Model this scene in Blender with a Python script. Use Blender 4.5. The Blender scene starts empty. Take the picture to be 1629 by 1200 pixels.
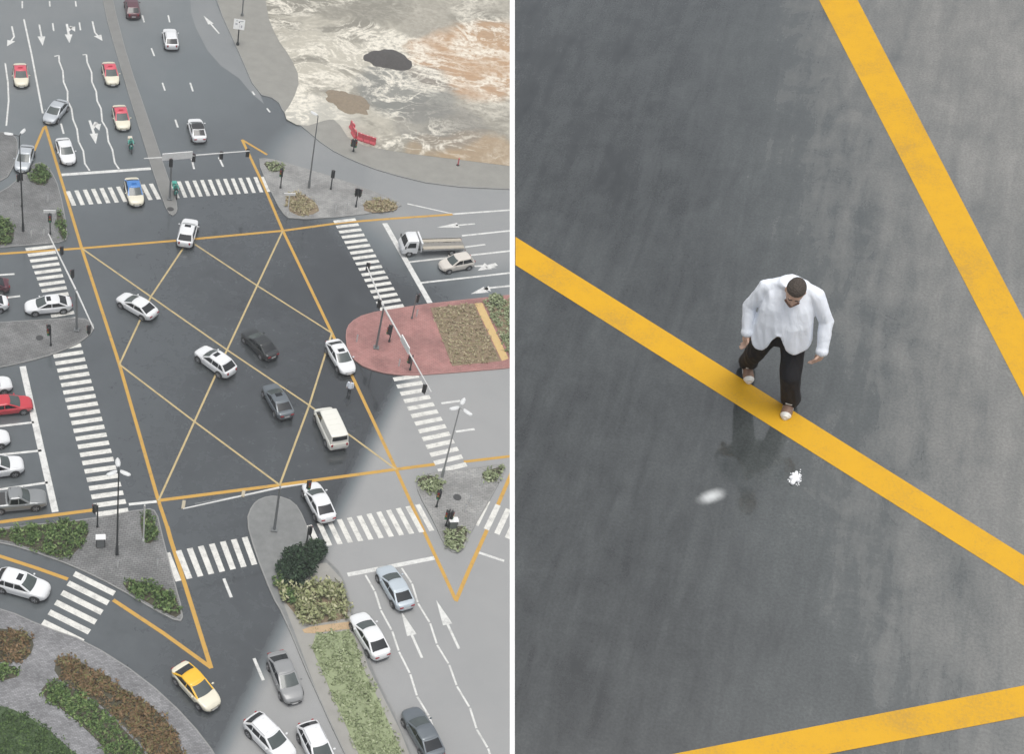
import bpy, bmesh, math, random
from mathutils import Vector, Matrix, noise
random.seed(7)
S = bpy.context.scene
COL = S.collection
R_ = math.radians

# ------------------------------------------------------------------ camera
FPX, CX, CY, PW = 2200.0, 410.0, 600.0, 1629.0      # focal length and principal point, photo pixels
PITCH, ROLL, CAMH = R_(42.9), R_(6.45), 92.4
Fv = Vector((0, math.cos(PITCH), -math.sin(PITCH)))
R0 = Vector((1, 0, 0)); U0 = Vector((0, math.sin(PITCH), math.cos(PITCH)))
Rv = R0*math.cos(ROLL) + U0*math.sin(ROLL)
Uv = U0*math.cos(ROLL) - R0*math.sin(ROLL)
CAM = Vector((0, 0, CAMH))
cd = bpy.data.cameras.new('camera'); cam = bpy.data.objects.new('camera', cd); COL.objects.link(cam)
cd.sensor_width = 36; cd.lens = 36*FPX/PW; cd.shift_x = (PW/2-CX)/PW
cd.clip_start = 0.5; cd.clip_end = 4000
m3 = Matrix((Rv, Uv, -Fv)).transposed()
cam.matrix_world = Matrix.Translation(CAM) @ m3.to_4x4()
S.camera = cam

# ------------------------------------------------------------------ world and sun (overcast)
SUN_EL, SUN_AZ = R_(84), R_(180)                       # azimuth from +Y towards +X
w = bpy.data.worlds.new("World"); S.world = w; w.use_nodes = True
nt = w.node_tree; bg = nt.nodes['Background']
sky = nt.nodes.new('ShaderNodeTexSky'); sky.sky_type = 'NISHITA'; sky.sun_disc = False
sky.sun_elevation = SUN_EL; sky.sun_rotation = SUN_AZ
sky.air_density = 1.0; sky.dust_density = 4.0; sky.ozone_density = 1.0
hs = nt.nodes.new('ShaderNodeHueSaturation'); hs.inputs['Saturation'].default_value = 0.28
nt.links.new(sky.outputs[0], hs.inputs['Color']); nt.links.new(hs.outputs[0], bg.inputs['Color'])
bg.inputs['Strength'].default_value = 0.15
sd = bpy.data.lights.new('sun', 'SUN'); sun = bpy.data.objects.new('sun', sd); COL.objects.link(sun)
sd.energy = 1.2; sd.angle = R_(30); sd.color = (1, .97, .92)
sv = Vector((math.sin(SUN_AZ)*math.cos(SUN_EL), math.cos(SUN_AZ)*math.cos(SUN_EL), math.sin(SUN_EL)))
sun.rotation_euler = sv.to_track_quat('Z', 'Y').to_euler()
S.view_settings.view_transform = 'Standard'; S.view_settings.look = 'None'
S.view_settings.exposure = 0.2; S.view_settings.gamma = 1

# ------------------------------------------------------------------ survey: photo point -> place
def ray(px, py): return Fv + Rv*((px-CX)/FPX) - Uv*((py-CY)/FPX)
def G(px, py, z=0.0):
    d = ray(px, py); t = (z-CAMH)/d.z
    return CAM + d*t
def proj(p):
    v = p-CAM; d = v.dot(Fv)
    return CX+FPX*v.dot(Rv)/d, CY-FPX*v.dot(Uv)/d
def height_of(base, top):
    b = G(*base); best = (1e9, 5)
    for i in range(5, 200):
        h = i*.1; q = proj(b+Vector((0, 0, h)))
        e = abs(q[1]-top[1])
        if e < best[0]: best = (e, h)
    return best[1]

# ------------------------------------------------------------------ helpers
def link(name, me, parent=None):
    o = bpy.data.objects.new(name, me); COL.objects.link(o)
    if parent: o.parent = parent
    return o
def tag(o, label=None, cat=None, group=None, kind=None):
    if label: o['label'] = label
    if cat: o['category'] = cat
    if group: o['group'] = group
    if kind: o['kind'] = kind
    return o
def obj(name, bm, m, parent=None, smooth=False, ang=35):
    me = bpy.data.meshes.new(name)
    bmesh.ops.recalc_face_normals(bm, faces=bm.faces[:])
    bm.to_mesh(me); bm.free()
    for k in (m if isinstance(m, (list, tuple)) else [m]): me.materials.append(k)
    if smooth:
        me.shade_smooth()
        if hasattr(me, 'set_sharp_from_angle'): me.set_sharp_from_angle(angle=R_(ang))
    return link(name, me, parent)
def thing(name, label, cat, loc, rotz=0, group=None):
    o = bpy.data.objects.new(name, None); COL.objects.link(o)
    o.empty_display_size = .3
    o.location = loc; o.rotation_euler = (0, 0, rotz)
    return tag(o, label, cat, group)
def box(bm, c, s, rot=None, bev=0):
    r = bmesh.ops.create_cube(bm, size=1)
    M = Matrix.Translation(Vector(c)) @ (rot.to_4x4() if rot else Matrix()) @ Matrix.Diagonal((s[0], s[1], s[2], 1))
    bmesh.ops.transform(bm, matrix=M, verts=r['verts'])
    if bev:
        ed = list({e for v in r['verts'] for e in v.link_edges})
        bmesh.ops.bevel(bm, geom=ed, offset=bev, segments=2, affect='EDGES')
def tube(bm, p0, p1, r0, r1=None, n=12, caps=True):
    p0, p1 = Vector(p0), Vector(p1); r1 = r0 if r1 is None else r1
    d = (p1-p0); q = d.to_track_quat('Z', 'Y').to_matrix()
    a, b = [], []
    for i in range(n):
        t = 2*math.pi*i/n; v = q @ Vector((math.cos(t), math.sin(t), 0))
        a.append(bm.verts.new(p0+v*r0)); b.append(bm.verts.new(p1+v*r1))
    for i in range(n):
        j = (i+1) % n; bm.faces.new((a[i], a[j], b[j], b[i]))
    if caps: bm.faces.new(a[::-1]); bm.faces.new(b)
def loft(bm, rings, cap=True, closed=True):
    vs = [[bm.verts.new(p) for p in r] for r in rings]
    n = len(vs[0])
    for a, b in zip(vs, vs[1:]):
        for i in range(n if closed else n-1):
            j = (i+1) % n
            bm.faces.new((a[i], a[j], b[j], b[i]))
    if cap and closed: bm.faces.new(vs[0][::-1]); bm.faces.new(vs[-1])
    return vs
def ngon(bm, pts): return bm.faces.new([bm.verts.new(p) for p in pts])
def grid_patch(bm, rows):
    vs = [[bm.verts.new(p) for p in r] for r in rows]
    for a, b in zip(vs, vs[1:]):
        for i in range(len(a)-1): bm.faces.new((a[i], a[i+1], b[i+1], b[i]))
def capsule(bm, p0, p1, r0, r1, n=12, k=4, flat=(1, 1)):
    p0, p1 = Vector(p0), Vector(p1); d = p1-p0; L = max(d.length, 1e-5)
    q = d.to_track_quat('Z', 'Y').to_matrix(); rings = []
    def ring(z, r): return [p0+q @ Vector((math.cos(2*math.pi*i/n)*r*flat[0], math.sin(2*math.pi*i/n)*r*flat[1], z)) for i in range(n)]
    for i in range(k): a = math.pi/2*(1-(i+.3)/k); rings.append(ring(-r0*math.sin(a), r0*math.cos(a)))
    rings.append(ring(0, r0)); rings.append(ring(L, r1))
    for i in range(k): a = math.pi/2*((i+.7)/k); rings.append(ring(L+r1*math.sin(a), r1*math.cos(a)))
    loft(bm, rings)
def sub_smooth(bm, px):                                  # Chaikin
    out = []
    for i in range(len(px)):
        a, b = Vector(px[i]), Vector(px[(i+1) % len(px)])
        out += [a*.75+b*.25, a*.25+b*.75]
    return out
def chaikin(px, it=1):
    for _ in range(it):
        out = []
        for i in range(len(px)):
            a, b = px[i], px[(i+1) % len(px)]
            out += [(a[0]*.75+b[0]*.25, a[1]*.75+b[1]*.25), (a[0]*.25+b[0]*.75, a[1]*.25+b[1]*.75)]
        px = out
    return px
def area2(pts): return sum(a.x*b.y-b.x*a.y for a, b in zip(pts, pts[1:]+pts[:1]))
def world_poly(px, it=0, z=0):
    pts = [G(x, y, z) for x, y in chaikin(px, it)]
    return pts if area2(pts) > 0 else pts[::-1]
def offset(pts, d):                                      # inwards for counter-clockwise
    out = []
    n = len(pts)
    for i in range(n):
        a, b, c = pts[i-1], pts[i], pts[(i+1) % n]
        d1 = (b-a).xy.normalized(); d2 = (c-b).xy.normalized()
        n1 = Vector((-d1.y, d1.x)); n2 = Vector((-d2.y, d2.x))
        m = n1+n2; m = m/max(m.length_squared, .5)*2*.5*2/2
        out.append(Vector((b.x+m.x*d, b.y+m.y*d, b.z)))
    return out
def inside(p, poly):
    c = False; n = len(poly)
    for i in range(n):
        a, b = poly[i], poly[i-1]
        if (a.y > p[1]) != (b.y > p[1]) and p[0] < (b.x-a.x)*(p[1]-a.y)/(b.y-a.y)+a.x: c = not c
    return c

# ------------------------------------------------------------------ materials
MATS = {}
def N(nt, t, **kw):
    n = nt.nodes.new(t)
    for k, v in kw.items():
        if k in n.inputs: n.inputs[k].default_value = v
        else: setattr(n, k, v)
    return n
def mat(name, col, rough=.5, metal=0, spec=.5, coat=0, var=.15, vscale=3.0, bump=0, bscale=40, trans=0):
    if name in MATS: return MATS[name]
    m = bpy.data.materials.new(name); m.use_nodes = True; nt = m.node_tree
    p = nt.nodes['Principled BSDF']
    p.inputs['Roughness'].default_value = rough; p.inputs['Metallic'].default_value = metal
    p.inputs['Specular IOR Level'].default_value = spec; p.inputs['Coat Weight'].default_value = coat
    p.inputs['Coat Roughness'].default_value = .06
    tc = N(nt, 'ShaderNodeTexCoord'); no = N(nt, 'ShaderNodeTexNoise', Scale=vscale, Detail=5.0, Roughness=.65)
    nt.links.new(tc.outputs['Object'], no.inputs['Vector'])
    mx = N(nt, 'ShaderNodeMixRGB'); mx.inputs[1].default_value = (*[c*(1-var) for c in col], 1)
    mx.inputs[2].default_value = (*[min(1, c*(1+var)) for c in col], 1)
    nt.links.new(no.outputs['Fac'], mx.inputs[0]); nt.links.new(mx.outputs[0], p.inputs['Base Color'])
    if bump:
        n2 = N(nt, 'ShaderNodeTexNoise', Scale=bscale, Detail=3.0); nt.links.new(tc.outputs['Object'], n2.inputs['Vector'])
        b = N(nt, 'ShaderNodeBump', Strength=bump, Distance=.02); nt.links.new(n2.outputs['Fac'], b.inputs['Height'])
        nt.links.new(b.outputs[0], p.inputs['Normal'])
    MATS[name] = m; return m
def math_(nt, op, a, b=None, clamp=False):
    n = nt.nodes.new('ShaderNodeMath'); n.operation = op; n.use_clamp = clamp
    for i, v in enumerate((a, b)):
        if v is None: continue
        if isinstance(v, (int, float)): n.inputs[i].default_value = v
        else: nt.links.new(v, n.inputs[i])
    return n.outputs[0]
def maprange(nt, v, a, b, c=0., d=1., smooth=True):
    n = nt.nodes.new('ShaderNodeMapRange'); n.interpolation_type = 'SMOOTHSTEP' if smooth else 'LINEAR'
    nt.links.new(v, n.inputs['Value'])
    for k, x in zip(('From Min', 'From Max', 'To Min', 'To Max'), (a, b, c, d)): n.inputs[k].default_value = x
    return n.outputs[0]
def mixc(nt, f, a, b, blend='MIX'):
    n = nt.nodes.new('ShaderNodeMixRGB'); n.blend_type = blend
    for i, v in enumerate((f, a, b)):
        if isinstance(v, (int, float)): n.inputs[i].default_value = v
        elif isinstance(v, tuple): n.inputs[i].default_value = (*v, 1)
        else: nt.links.new(v, n.inputs[i])
    return n.outputs[0]
def noise_(nt, vec, scale, detail=4., rough=.6, dist=0.):
    n = N(nt, 'ShaderNodeTexNoise', Scale=scale, Detail=detail, Roughness=rough, Distortion=dist)
    nt.links.new(vec, n.inputs['Vector']); return n.outputs['Fac']

def asphalt(name, veil, wet=(.015, .0165, .018), mid=(.128, .146, .153), glare_tone=(.30, .302, .298), grain=14., wetrough=.2):  # glare_tone is the pale end tone that paints glare
    """wet asphalt with glare painted in as a paler tone; veil(nt, P) returns a 0..1 paleness socket"""
    m = bpy.data.materials.new(name); m.use_nodes = True; nt = m.node_tree; p = nt.nodes['Principled BSDF']
    tc = N(nt, 'ShaderNodeTexCoord'); P = tc.outputs['Object']
    d = veil(nt, P)
    big = noise_(nt, P, .09, 5, .6, .4); medn = noise_(nt, P, .7, 6, .7, .3); fine = noise_(nt, P, grain, 3, .8)
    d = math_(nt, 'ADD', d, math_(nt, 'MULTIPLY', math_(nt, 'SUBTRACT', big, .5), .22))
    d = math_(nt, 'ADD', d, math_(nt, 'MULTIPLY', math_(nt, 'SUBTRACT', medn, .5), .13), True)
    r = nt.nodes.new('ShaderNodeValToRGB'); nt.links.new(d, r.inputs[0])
    r.color_ramp.elements[0].color = (*wet, 1); r.color_ramp.elements[1].color = (*glare_tone, 1)
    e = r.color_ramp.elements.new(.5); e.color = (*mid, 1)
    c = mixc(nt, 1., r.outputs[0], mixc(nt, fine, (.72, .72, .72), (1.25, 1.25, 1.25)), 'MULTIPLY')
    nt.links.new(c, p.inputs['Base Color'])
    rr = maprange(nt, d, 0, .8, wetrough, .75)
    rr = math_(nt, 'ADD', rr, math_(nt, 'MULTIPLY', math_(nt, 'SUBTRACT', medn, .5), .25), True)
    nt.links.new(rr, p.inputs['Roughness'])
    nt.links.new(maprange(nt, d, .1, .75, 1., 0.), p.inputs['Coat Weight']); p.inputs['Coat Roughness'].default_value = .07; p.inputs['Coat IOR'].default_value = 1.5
    b = N(nt, 'ShaderNodeBump', Strength=.25, Distance=.004); nt.links.new(fine, b.inputs['Height'])
    nt.links.new(b.outputs[0], p.inputs['Normal'])
    MATS[name] = m; return m
def halfplane(nt, P, pa, pb, width, toward):
    """1 on the side of line pa-pb where photo point `toward` lies"""
    a, b, t = G(*pa), G(*pb), G(*toward); dr = (b-a).xy.normalized(); n = Vector((-dr.y, dr.x, 0))
    if (t-a).dot(n) < 0: n = -n
    dp = nt.nodes.new('ShaderNodeVectorMath'); dp.operation = 'DOT_PRODUCT'; nt.links.new(P, dp.inputs[0]); dp.inputs[1].default_value = n
    return maprange(nt, math_(nt, 'SUBTRACT', dp.outputs['Value'], a.dot(n)), -width/2, width/2)
def blob(nt, P, px, r0, r1):
    c = G(*px); dd = nt.nodes.new('ShaderNodeVectorMath'); dd.operation = 'DISTANCE'; nt.links.new(P, dd.inputs[0]); dd.inputs[1].default_value = c
    return maprange(nt, dd.outputs['Value'], r0, r1, 1., 0.)
def road_glare(nt, P):  # window glare painted into the road as paler, duller asphalt
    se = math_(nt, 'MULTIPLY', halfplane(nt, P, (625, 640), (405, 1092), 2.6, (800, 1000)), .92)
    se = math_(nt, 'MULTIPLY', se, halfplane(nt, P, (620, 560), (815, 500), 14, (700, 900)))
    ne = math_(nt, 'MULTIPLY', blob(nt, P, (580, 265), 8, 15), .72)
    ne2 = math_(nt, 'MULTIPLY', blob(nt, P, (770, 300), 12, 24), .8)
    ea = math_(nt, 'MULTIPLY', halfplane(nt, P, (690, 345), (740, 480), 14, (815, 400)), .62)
    nw = math_(nt, 'MULTIPLY', halfplane(nt, P, (330, 215), (0, 420), 70, (60, 40)), .58)  # sky sheen on the far road painted as a lighter tone
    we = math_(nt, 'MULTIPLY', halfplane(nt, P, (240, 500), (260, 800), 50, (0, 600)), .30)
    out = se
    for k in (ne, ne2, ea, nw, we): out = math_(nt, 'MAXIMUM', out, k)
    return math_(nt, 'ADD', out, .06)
ASPH = asphalt('wet_asphalt', road_glare)
GLAREASPH = asphalt('glare_asphalt', lambda nt, P: math_(nt, 'ADD', blob(nt, P, (330, 30), 200, 300), -.28))  # slip road asphalt paled to paint the window glare

def paint_mat(name, col, wear=.5):
    m = bpy.data.materials.new(name); m.use_nodes = True; nt = m.node_tree; p = nt.nodes['Principled BSDF']
    P = N(nt, 'ShaderNodeTexCoord').outputs['Object']
    n1 = noise_(nt, P, 1.3, 6, .75); n2 = noise_(nt, P, 9, 4, .7)
    f = maprange(nt, math_(nt, 'MULTIPLY', n1, math_(nt, 'ADD', n2, .5)), .28, .28+wear*.35, .55, 1.)
    nt.links.new(mixc(nt, f, (.12, .12, .12), col), p.inputs['Base Color']); p.inputs['Roughness'].default_value = .45
    MATS[name] = m; return m
WHITE_P = paint_mat('white_road_paint', (.68, .68, .65), .9)
ZEBRA_P = paint_mat('zebra_paint', (.70, .69, .64), .9)
YELLOW_P = paint_mat('yellow_road_paint', (.52, .30, .055), .6)
PALEY_P = paint_mat('pale_yellow_road_paint', (.50, .39, .19), .7)

def paver_mat(name, c1, c2, mortar, scale=1.0, vs=.12):
    m = bpy.data.materials.new(name); m.use_nodes = True; nt = m.node_tree; p = nt.nodes['Principled BSDF']
    P = N(nt, 'ShaderNodeTexCoord').outputs['Object']
    br = N(nt, 'ShaderNodeTexBrick', Scale=scale); nt.links.new(P, br.inputs['Vector'])
    br.inputs['Color1'].default_value = (*c1, 1); br.inputs['Color2'].default_value = (*c2, 1); br.inputs['Mortar'].default_value = (*mortar, 1)
    br.inputs['Mortar Size'].default_value = .018; br.inputs['Brick Width'].default_value = .42; br.inputs['Row Height'].default_value = .21
    n1 = noise_(nt, P, .35, 6, .7); n2 = noise_(nt, P, 3.2, 4, .7)
    c = mixc(nt, 1., br.outputs['Color'], mixc(nt, maprange(nt, n1, .3, .7), (.72, .72, .72), (1.2, 1.2, 1.2)), 'MULTIPLY')
    c = mixc(nt, 1., c, mixc(nt, n2, (.8, .8, .8), (1.2, 1.2, 1.2)), 'MULTIPLY')
    nt.links.new(c, p.inputs['Base Color']); p.inputs['Roughness'].default_value = .6
    MATS[name] = m; return m
PAVER = paver_mat('grey_pavers', (.16, .163, .16), (.21, .21, .205), (.07, .07, .07))
PAVER_L = paver_mat('light_grey_pavers', (.25, .25, .24), (.32, .315, .30), (.17, .17, .165))
PAVER_P = paver_mat('pale_path_pavers', (.17, .17, .175), (.27, .27, .275), (.1, .1, .1), 1.6)
REDP = paver_mat('red_pavers', (.33, .155, .14), (.36, .185, .165), (.23, .11, .1))
KERB = mat('kerb_concrete', (.26, .26, .25), .7, var=.2, vscale=1.5)
CONC = mat('median_concrete', (.20, .20, .19), .7, var=.25, vscale=.5)
SOIL = mat('bed_soil', (.07, .065, .042), .9, var=.35, vscale=2)
TANSOIL = mat('dry_bed_soil', (.22, .17, .11), .9, var=.3, vscale=2)
BLACK = mat('black_plastic', (.026, .026, .027), .45)
RUBBER = mat('tyre_rubber', (.02, .02, .02), .75)
ALLOY = mat('wheel_alloy', (.42, .42, .43), .35, .8)
CHROME = mat('bright_trim', (.6, .6, .6), .2, .9)
POLE = mat('grey_galvanised_steel', (.22, .23, .23), .5, .4)
DPOLE = mat('dark_painted_steel', (.05, .055, .055), .5, .2)
WPOLE = mat('white_painted_steel', (.62, .62, .60), .45)
LAMPW = mat('lamp_housing', (.66, .67, .66), .4)
GLASSD = mat('dark_car_glass', (.012, .014, .016), .06, spec=.6, var=.05)
GLASSW = mat('windscreen_glass', (.07, .085, .082), .08, spec=.6, var=.4, vscale=1.2)
HEADL = mat('headlamp_glass', (.55, .57, .58), .12, spec=.6)
TAILL = mat('tail_lamp_red', (.32, .015, .02), .2)
PLATE = mat('number_plate', (.7, .7, .68), .4)
SIGNW = mat('sign_white', (.78, .78, .76), .45)
SIGNBK = mat('sign_back_grey', (.42, .43, .43), .5, .2)
SIGNINK = mat('sign_ink', (.16, .17, .18), .5)
def carpaint(name, col, metal=0.): return mat('paint_'+name, col, .3, metal, .5, .6, var=.05, vscale=.9)
WHITE = carpaint('white', (.74, .75, .75)); CREAM = carpaint('cream', (.72, .68, .54)); SILVER = carpaint('silver', (.50, .53, .55), .25)
ICE = carpaint('pale_blue_silver', (.50, .56, .60), .2); GREY = carpaint('grey', (.14, .16, .175), .3); DARK = carpaint('near_black', (.025, .028, .028), .1)
RED = carpaint('red', (.52, .035, .05)); MAROON = carpaint('maroon', (.09, .02, .03)); BEIGE = carpaint('pale_beige', (.62, .58, .52))
GREYB = carpaint('silver_grey', (.27, .28, .28), .3); WARM = carpaint('warm_white', (.74, .73, .66)); GHOST = carpaint('mid_grey', (.25, .255, .255))
ROOFRED = carpaint('roof_red', (.62, .075, .11)); ROOFBLUE = carpaint('roof_blue', (.05, .20, .52)); ROOFYEL = carpaint('roof_yellow', (.82, .47, .02))

# ------------------------------------------------------------------ setting: ground, road, islands
def struct(name, bm, m, smooth=False): return tag(obj(name, bm, m, smooth=smooth), kind='structure')
def sheet(name, px, z, m, it=0):
    bm = bmesh.new(); pts = world_poly(px, it, z); ngon(bm, pts); return struct(name, bm, m), pts
SAND_M = bpy.data.materials.new('sandy_plot')
def build_sand():
    m = SAND_M; m.use_nodes = True; nt = m.node_tree; p = nt.nodes['Principled BSDF']; p.inputs['Roughness'].default_value = .9
    P = N(nt, 'ShaderNodeTexCoord').outputs['Object']
    mp = N(nt, 'ShaderNodeMapping'); mp.inputs['Scale'].default_value = (.75, 1.0, 1); mp.inputs['Rotation'].default_value = (0, 0, R_(-12)); nt.links.new(P, mp.inputs['Vector']); Q = mp.outputs[0]
    n1 = noise_(nt, Q, .045, 7, .62, 1.1); n2 = noise_(nt, Q, .13, 5, .6, 1.3); n3 = noise_(nt, P, 1.6, 5, .75)
    base = mixc(nt, maprange(nt, n1, .35, .65), (.23, .218, .18), (.34, .318, .265))
    # pale churned tracks: thin contour bands of two warped noises
    def band(v, c, wd): return maprange(nt, math_(nt, 'ABSOLUTE', math_(nt, 'SUBTRACT', v, c)), 0, wd, 1., 0.)
    tr = math_(nt, 'MAXIMUM', band(n2, .5, .05), math_(nt, 'MULTIPLY', band(n1, .52, .045), 1.))
    tr = math_(nt, 'MAXIMUM', tr, math_(nt, 'MULTIPLY', band(noise_(nt, Q, .22, 5, .6, 1.5), .48, .03), .7))
    patch = maprange(nt, noise_(nt, P, .07, 3, .5, .6), .40, .56, .15, 1.)
    tr = math_(nt, 'MULTIPLY', math_(nt, 'MULTIPLY', tr, maprange(nt, n3, .3, .55)), math_(nt, 'MAXIMUM', patch, math_(nt, 'MULTIPLY', blob(nt, P, (510, 100), 3, 12), .95)))
    main = blob(nt, P, (540, 120), 6, 26)
    left = blob(nt, P, (500, 190), 3, 7)
    c = mixc(nt, math_(nt, 'MULTIPLY', maprange(nt, math_(nt, 'ADD', math_(nt, 'MULTIPLY', main, .35), n2), .68, .92), .8), base, (.50, .47, .39))
    c = mixc(nt, left, c, (.44, .425, .37))
    warp = math_(nt, 'MULTIPLY', math_(nt, 'SUBTRACT', n2, .5), .9)
    def soft(px, r0, r1): return maprange(nt, math_(nt, 'ADD', blob(nt, P, px, r0, r1), warp), .3, .6)
    c = mixc(nt, math_(nt, 'MULTIPLY', soft((750, 105), 2, 15), .85), c, (.43, .275, .16))
    c = mixc(nt, math_(nt, 'MULTIPLY', soft((800, 85), 2, 14), .85), c, (.43, .285, .17))
    c = mixc(nt, math_(nt, 'MULTIPLY', soft((645, 145), 2, 11), .8), c, (.19, .195, .18))
    c = mixc(nt, math_(nt, 'MULTIPLY', soft((770, 250), 1, 9), .7), c, (.36, .255, .15))
    c = mixc(nt, math_(nt, 'MULTIPLY', soft((690, 245), 1, 6), .6), c, (.34, .25, .15))
    c = mixc(nt, math_(nt, 'MULTIPLY', soft((700, 200), 2, 9), .55), c, (.2, .195, .175))
    c = mixc(nt, math_(nt, 'MULTIPLY', tr, .9), c, (.74, .70, .60))
    c = mixc(nt, 1., c, mixc(nt, n3, (.72, .72, .72), (1.25, 1.25, 1.25)), 'MULTIPLY')
    nt.links.new(c, p.inputs['Base Color'])
    b = N(nt, 'ShaderNodeBump', Strength=.5, Distance=.25); nt.links.new(n2, b.inputs['Height']); nt.links.new(b.outputs[0], p.inputs['Normal'])
build_sand()
bm = bmesh.new(); ngon(bm, [Vector(p) for p in ((-1500, -600, -.08), (1500, -600, -.08), (1500, 2500, -.08), (-1500, 2500, -.08))])
struct('ground', bm, mat('desert_ground', (.34, .31, .26), .9, var=.25, vscale=.05))
bm = bmesh.new(); ngon(bm, [Vector(p) for p in ((-120, 20, 0), (140, 20, 0), (140, 240, 0), (-120, 240, 0))])
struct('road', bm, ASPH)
sheet('slip_road', [(300, -60), (304, 20), (312, 45), (330, 80), (352, 105), (380, 124), (402, 150), (420, 165), (400, 120), (378, 80), (345, 8), (325, -60)], .004, GLAREASPH)

def island(px, it=1, h=.12, top=PAVER, name='traffic_island', kerb=KERB, kw=.22):
    pts = world_poly(px, it); inn = offset(pts, kw)
    bm = bmesh.new(); n = len(pts)
    v0 = [bm.verts.new((p.x, p.y, -.02)) for p in pts]; v1 = [bm.verts.new((p.x, p.y, h-.02)) for p in pts]
    o2 = offset(pts, .025); v2 = [bm.verts.new((p.x, p.y, h)) for p in o2]; v3 = [bm.verts.new((p.x, p.y, h)) for p in inn]; v4 = [bm.verts.new((p.x, p.y, h-.03)) for p in inn]
    for a, b in ((v0, v1), (v1, v2), (v2, v3), (v3, v4)):
        for i in range(n): bm.faces.new((a[i], a[(i+1) % n], b[(i+1) % n], b[i]))
    struct('kerb', bm, kerb)
    bm = bmesh.new(); ngon(bm, [Vector((p.x, p.y, h-.008)) for p in inn]); struct(name, bm, top)
    return inn
island([(50, 262), (68, 258), (82, 272), (95, 300), (109, 372), (104, 386), (60, 390), (8, 394), (-80, 404), (-80, 345), (8, 303), (30, 284)])
island([(-80, 205), (8, 210), (26, 218), (29, 232), (26, 258), (8, 290), (-80, 320)], name='pavement')
island([(-80, 520), (8, 513), (75, 509), (130, 506), (149, 514), (150, 527), (130, 545), (100, 559), (70, 570), (8, 585), (-80, 600)])
island([(-80, 850), (8, 840), (145, 827), (235, 809), (250, 815), (258, 850), (272, 905), (293, 980), (286, 993), (245, 972), (185, 936), (120, 904), (60, 882), (8, 866), (-80, 853)])
island([(8, 970), (70, 998), (140, 1022), (230, 1080), (300, 1145), (350, 1210), (380, 1290), (-120, 1290), (-120, 940)], name='pavement', top=PAVER_P)
island([(400, 805), (415, 793), (440, 789), (468, 799), (484, 825), (496, 865), (515, 885), (548, 918), (560, 970), (590, 1060), (640, 1160), (690, 1290), (590, 1290), (500, 1100), (450, 980), (432, 950), (405, 880), (391, 830)], top=mat('grey_granite_paving', (.19, .195, .19), .6, var=.35, vscale=1.4))
island([(662, 762), (690, 752), (745, 747), (798, 738), (807, 745), (780, 795), (748, 850), (738, 876), (722, 883), (706, 868), (690, 832), (664, 785)], top=PAVER_L)  # lighter pavers paint the window glare into this island
island([(549, 530), (556, 514), (580, 500), (640, 490), (690, 483), (830, 468), (900, 460), (900, 575), (830, 585), (700, 596), (640, 599), (600, 593), (568, 580), (552, 558)], top=REDP, kerb=mat('red_kerb', (.36, .19, .17), .7))
island([(408, 254), (425, 252), (460, 261), (540, 285), (634, 320), (640, 331), (562, 345), (462, 351), (447, 338), (430, 305)], top=PAVER_L)
island([(158, -60), (163, 8), (195, 120), (232, 240), (260, 325), (272, 346), (283, 338), (281, 320), (268, 285), (240, 200), (205, 100), (181, 8), (168, -60)], it=1, top=CONC, name='median_strip', kw=.15)
sheet('glare_paving', [(451, 960), (470, 1010), (503, 1098), (540, 1180), (594, 1285), (684, 1285), (636, 1162), (586, 1062), (556, 972), (544, 922), (520, 896), (506, 897), (480, 930)], .118, mat('glare_median_paving', (.30, .292, .268), .85, var=.2, vscale=.8))  # pale sheet painting window glare onto the dusty median
# north-east kerbed footway and the sandy plot
island([(330, -60), (345, 8), (378, 80), (408, 150), (440, 158), (452, 182), (478, 200), (520, 236), (560, 256), (610, 275), (700, 297), (830, 303), (900, 304), (900, -60)], it=1, name='pavement', top=mat('dusty_footway', (.255, .25, .225), .85, var=.22, vscale=.6))
sheet('sandy_plot', [(418, -60), (424, 20), (440, 60), (462, 90), (478, 125), (466, 160), (448, 185), (480, 203), (520, 190), (535, 190), (560, 228), (640, 243), (700, 250), (900, 275), (900, -60)], .135, SAND_M, 1)

# heaps on the sandy plot
def heap(px, rx, ry, h, m, label, rot=0):
    c = G(*px); bm = bmesh.new(); n = 40; rings = []
    seed = random.random()*50
    for k in range(10):
        t = k/9; rr = 1-t
        z = h*(1-rr**1.6)
        ring = []
        for i in range(n):
            a = 2*math.pi*i/n
            nz = noise.noise(Vector((math.cos(a)*1.6+seed, math.sin(a)*1.6, 0)))
            q = 1+.26*nz+.16*noise.noise(Vector((math.cos(a)*4+seed, math.sin(a)*4, 3)))*(.4+.6*rr)
            x, y = math.cos(a)*rx*rr*q, math.sin(a)*ry*rr*q
            zz = .14+z*(1+.35*noise.noise(Vector((x*.6+seed, y*.6, 1))))-(.05 if k == 0 else 0)
            ring.append(Vector((x, y, zz)))
        rings.append(ring)
    loft(bm, rings, cap=True)
    o = obj('soil_heap', bm, m, smooth=True, ang=80); o.location = (c.x, c.y, 0); o.rotation_euler.z = rot
    return tag(o, label, 'heap')
heap((618, 97), 3.1, 2.5, .9, mat('dark_gravel', (.075, .07, .066), .9, var=.4, vscale=3, bump=.6, bscale=8), 'dark charcoal heap of gravel on the pale sandy plot', R_(-8))
heap((552, 163), 3.2, 2.2, .6, mat('brown_soil', (.24, .195, .14), .95, var=.35, vscale=2.5, bump=.6, bscale=8), 'brown soil heap at the lower left of the sandy plot', R_(-30))

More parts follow.
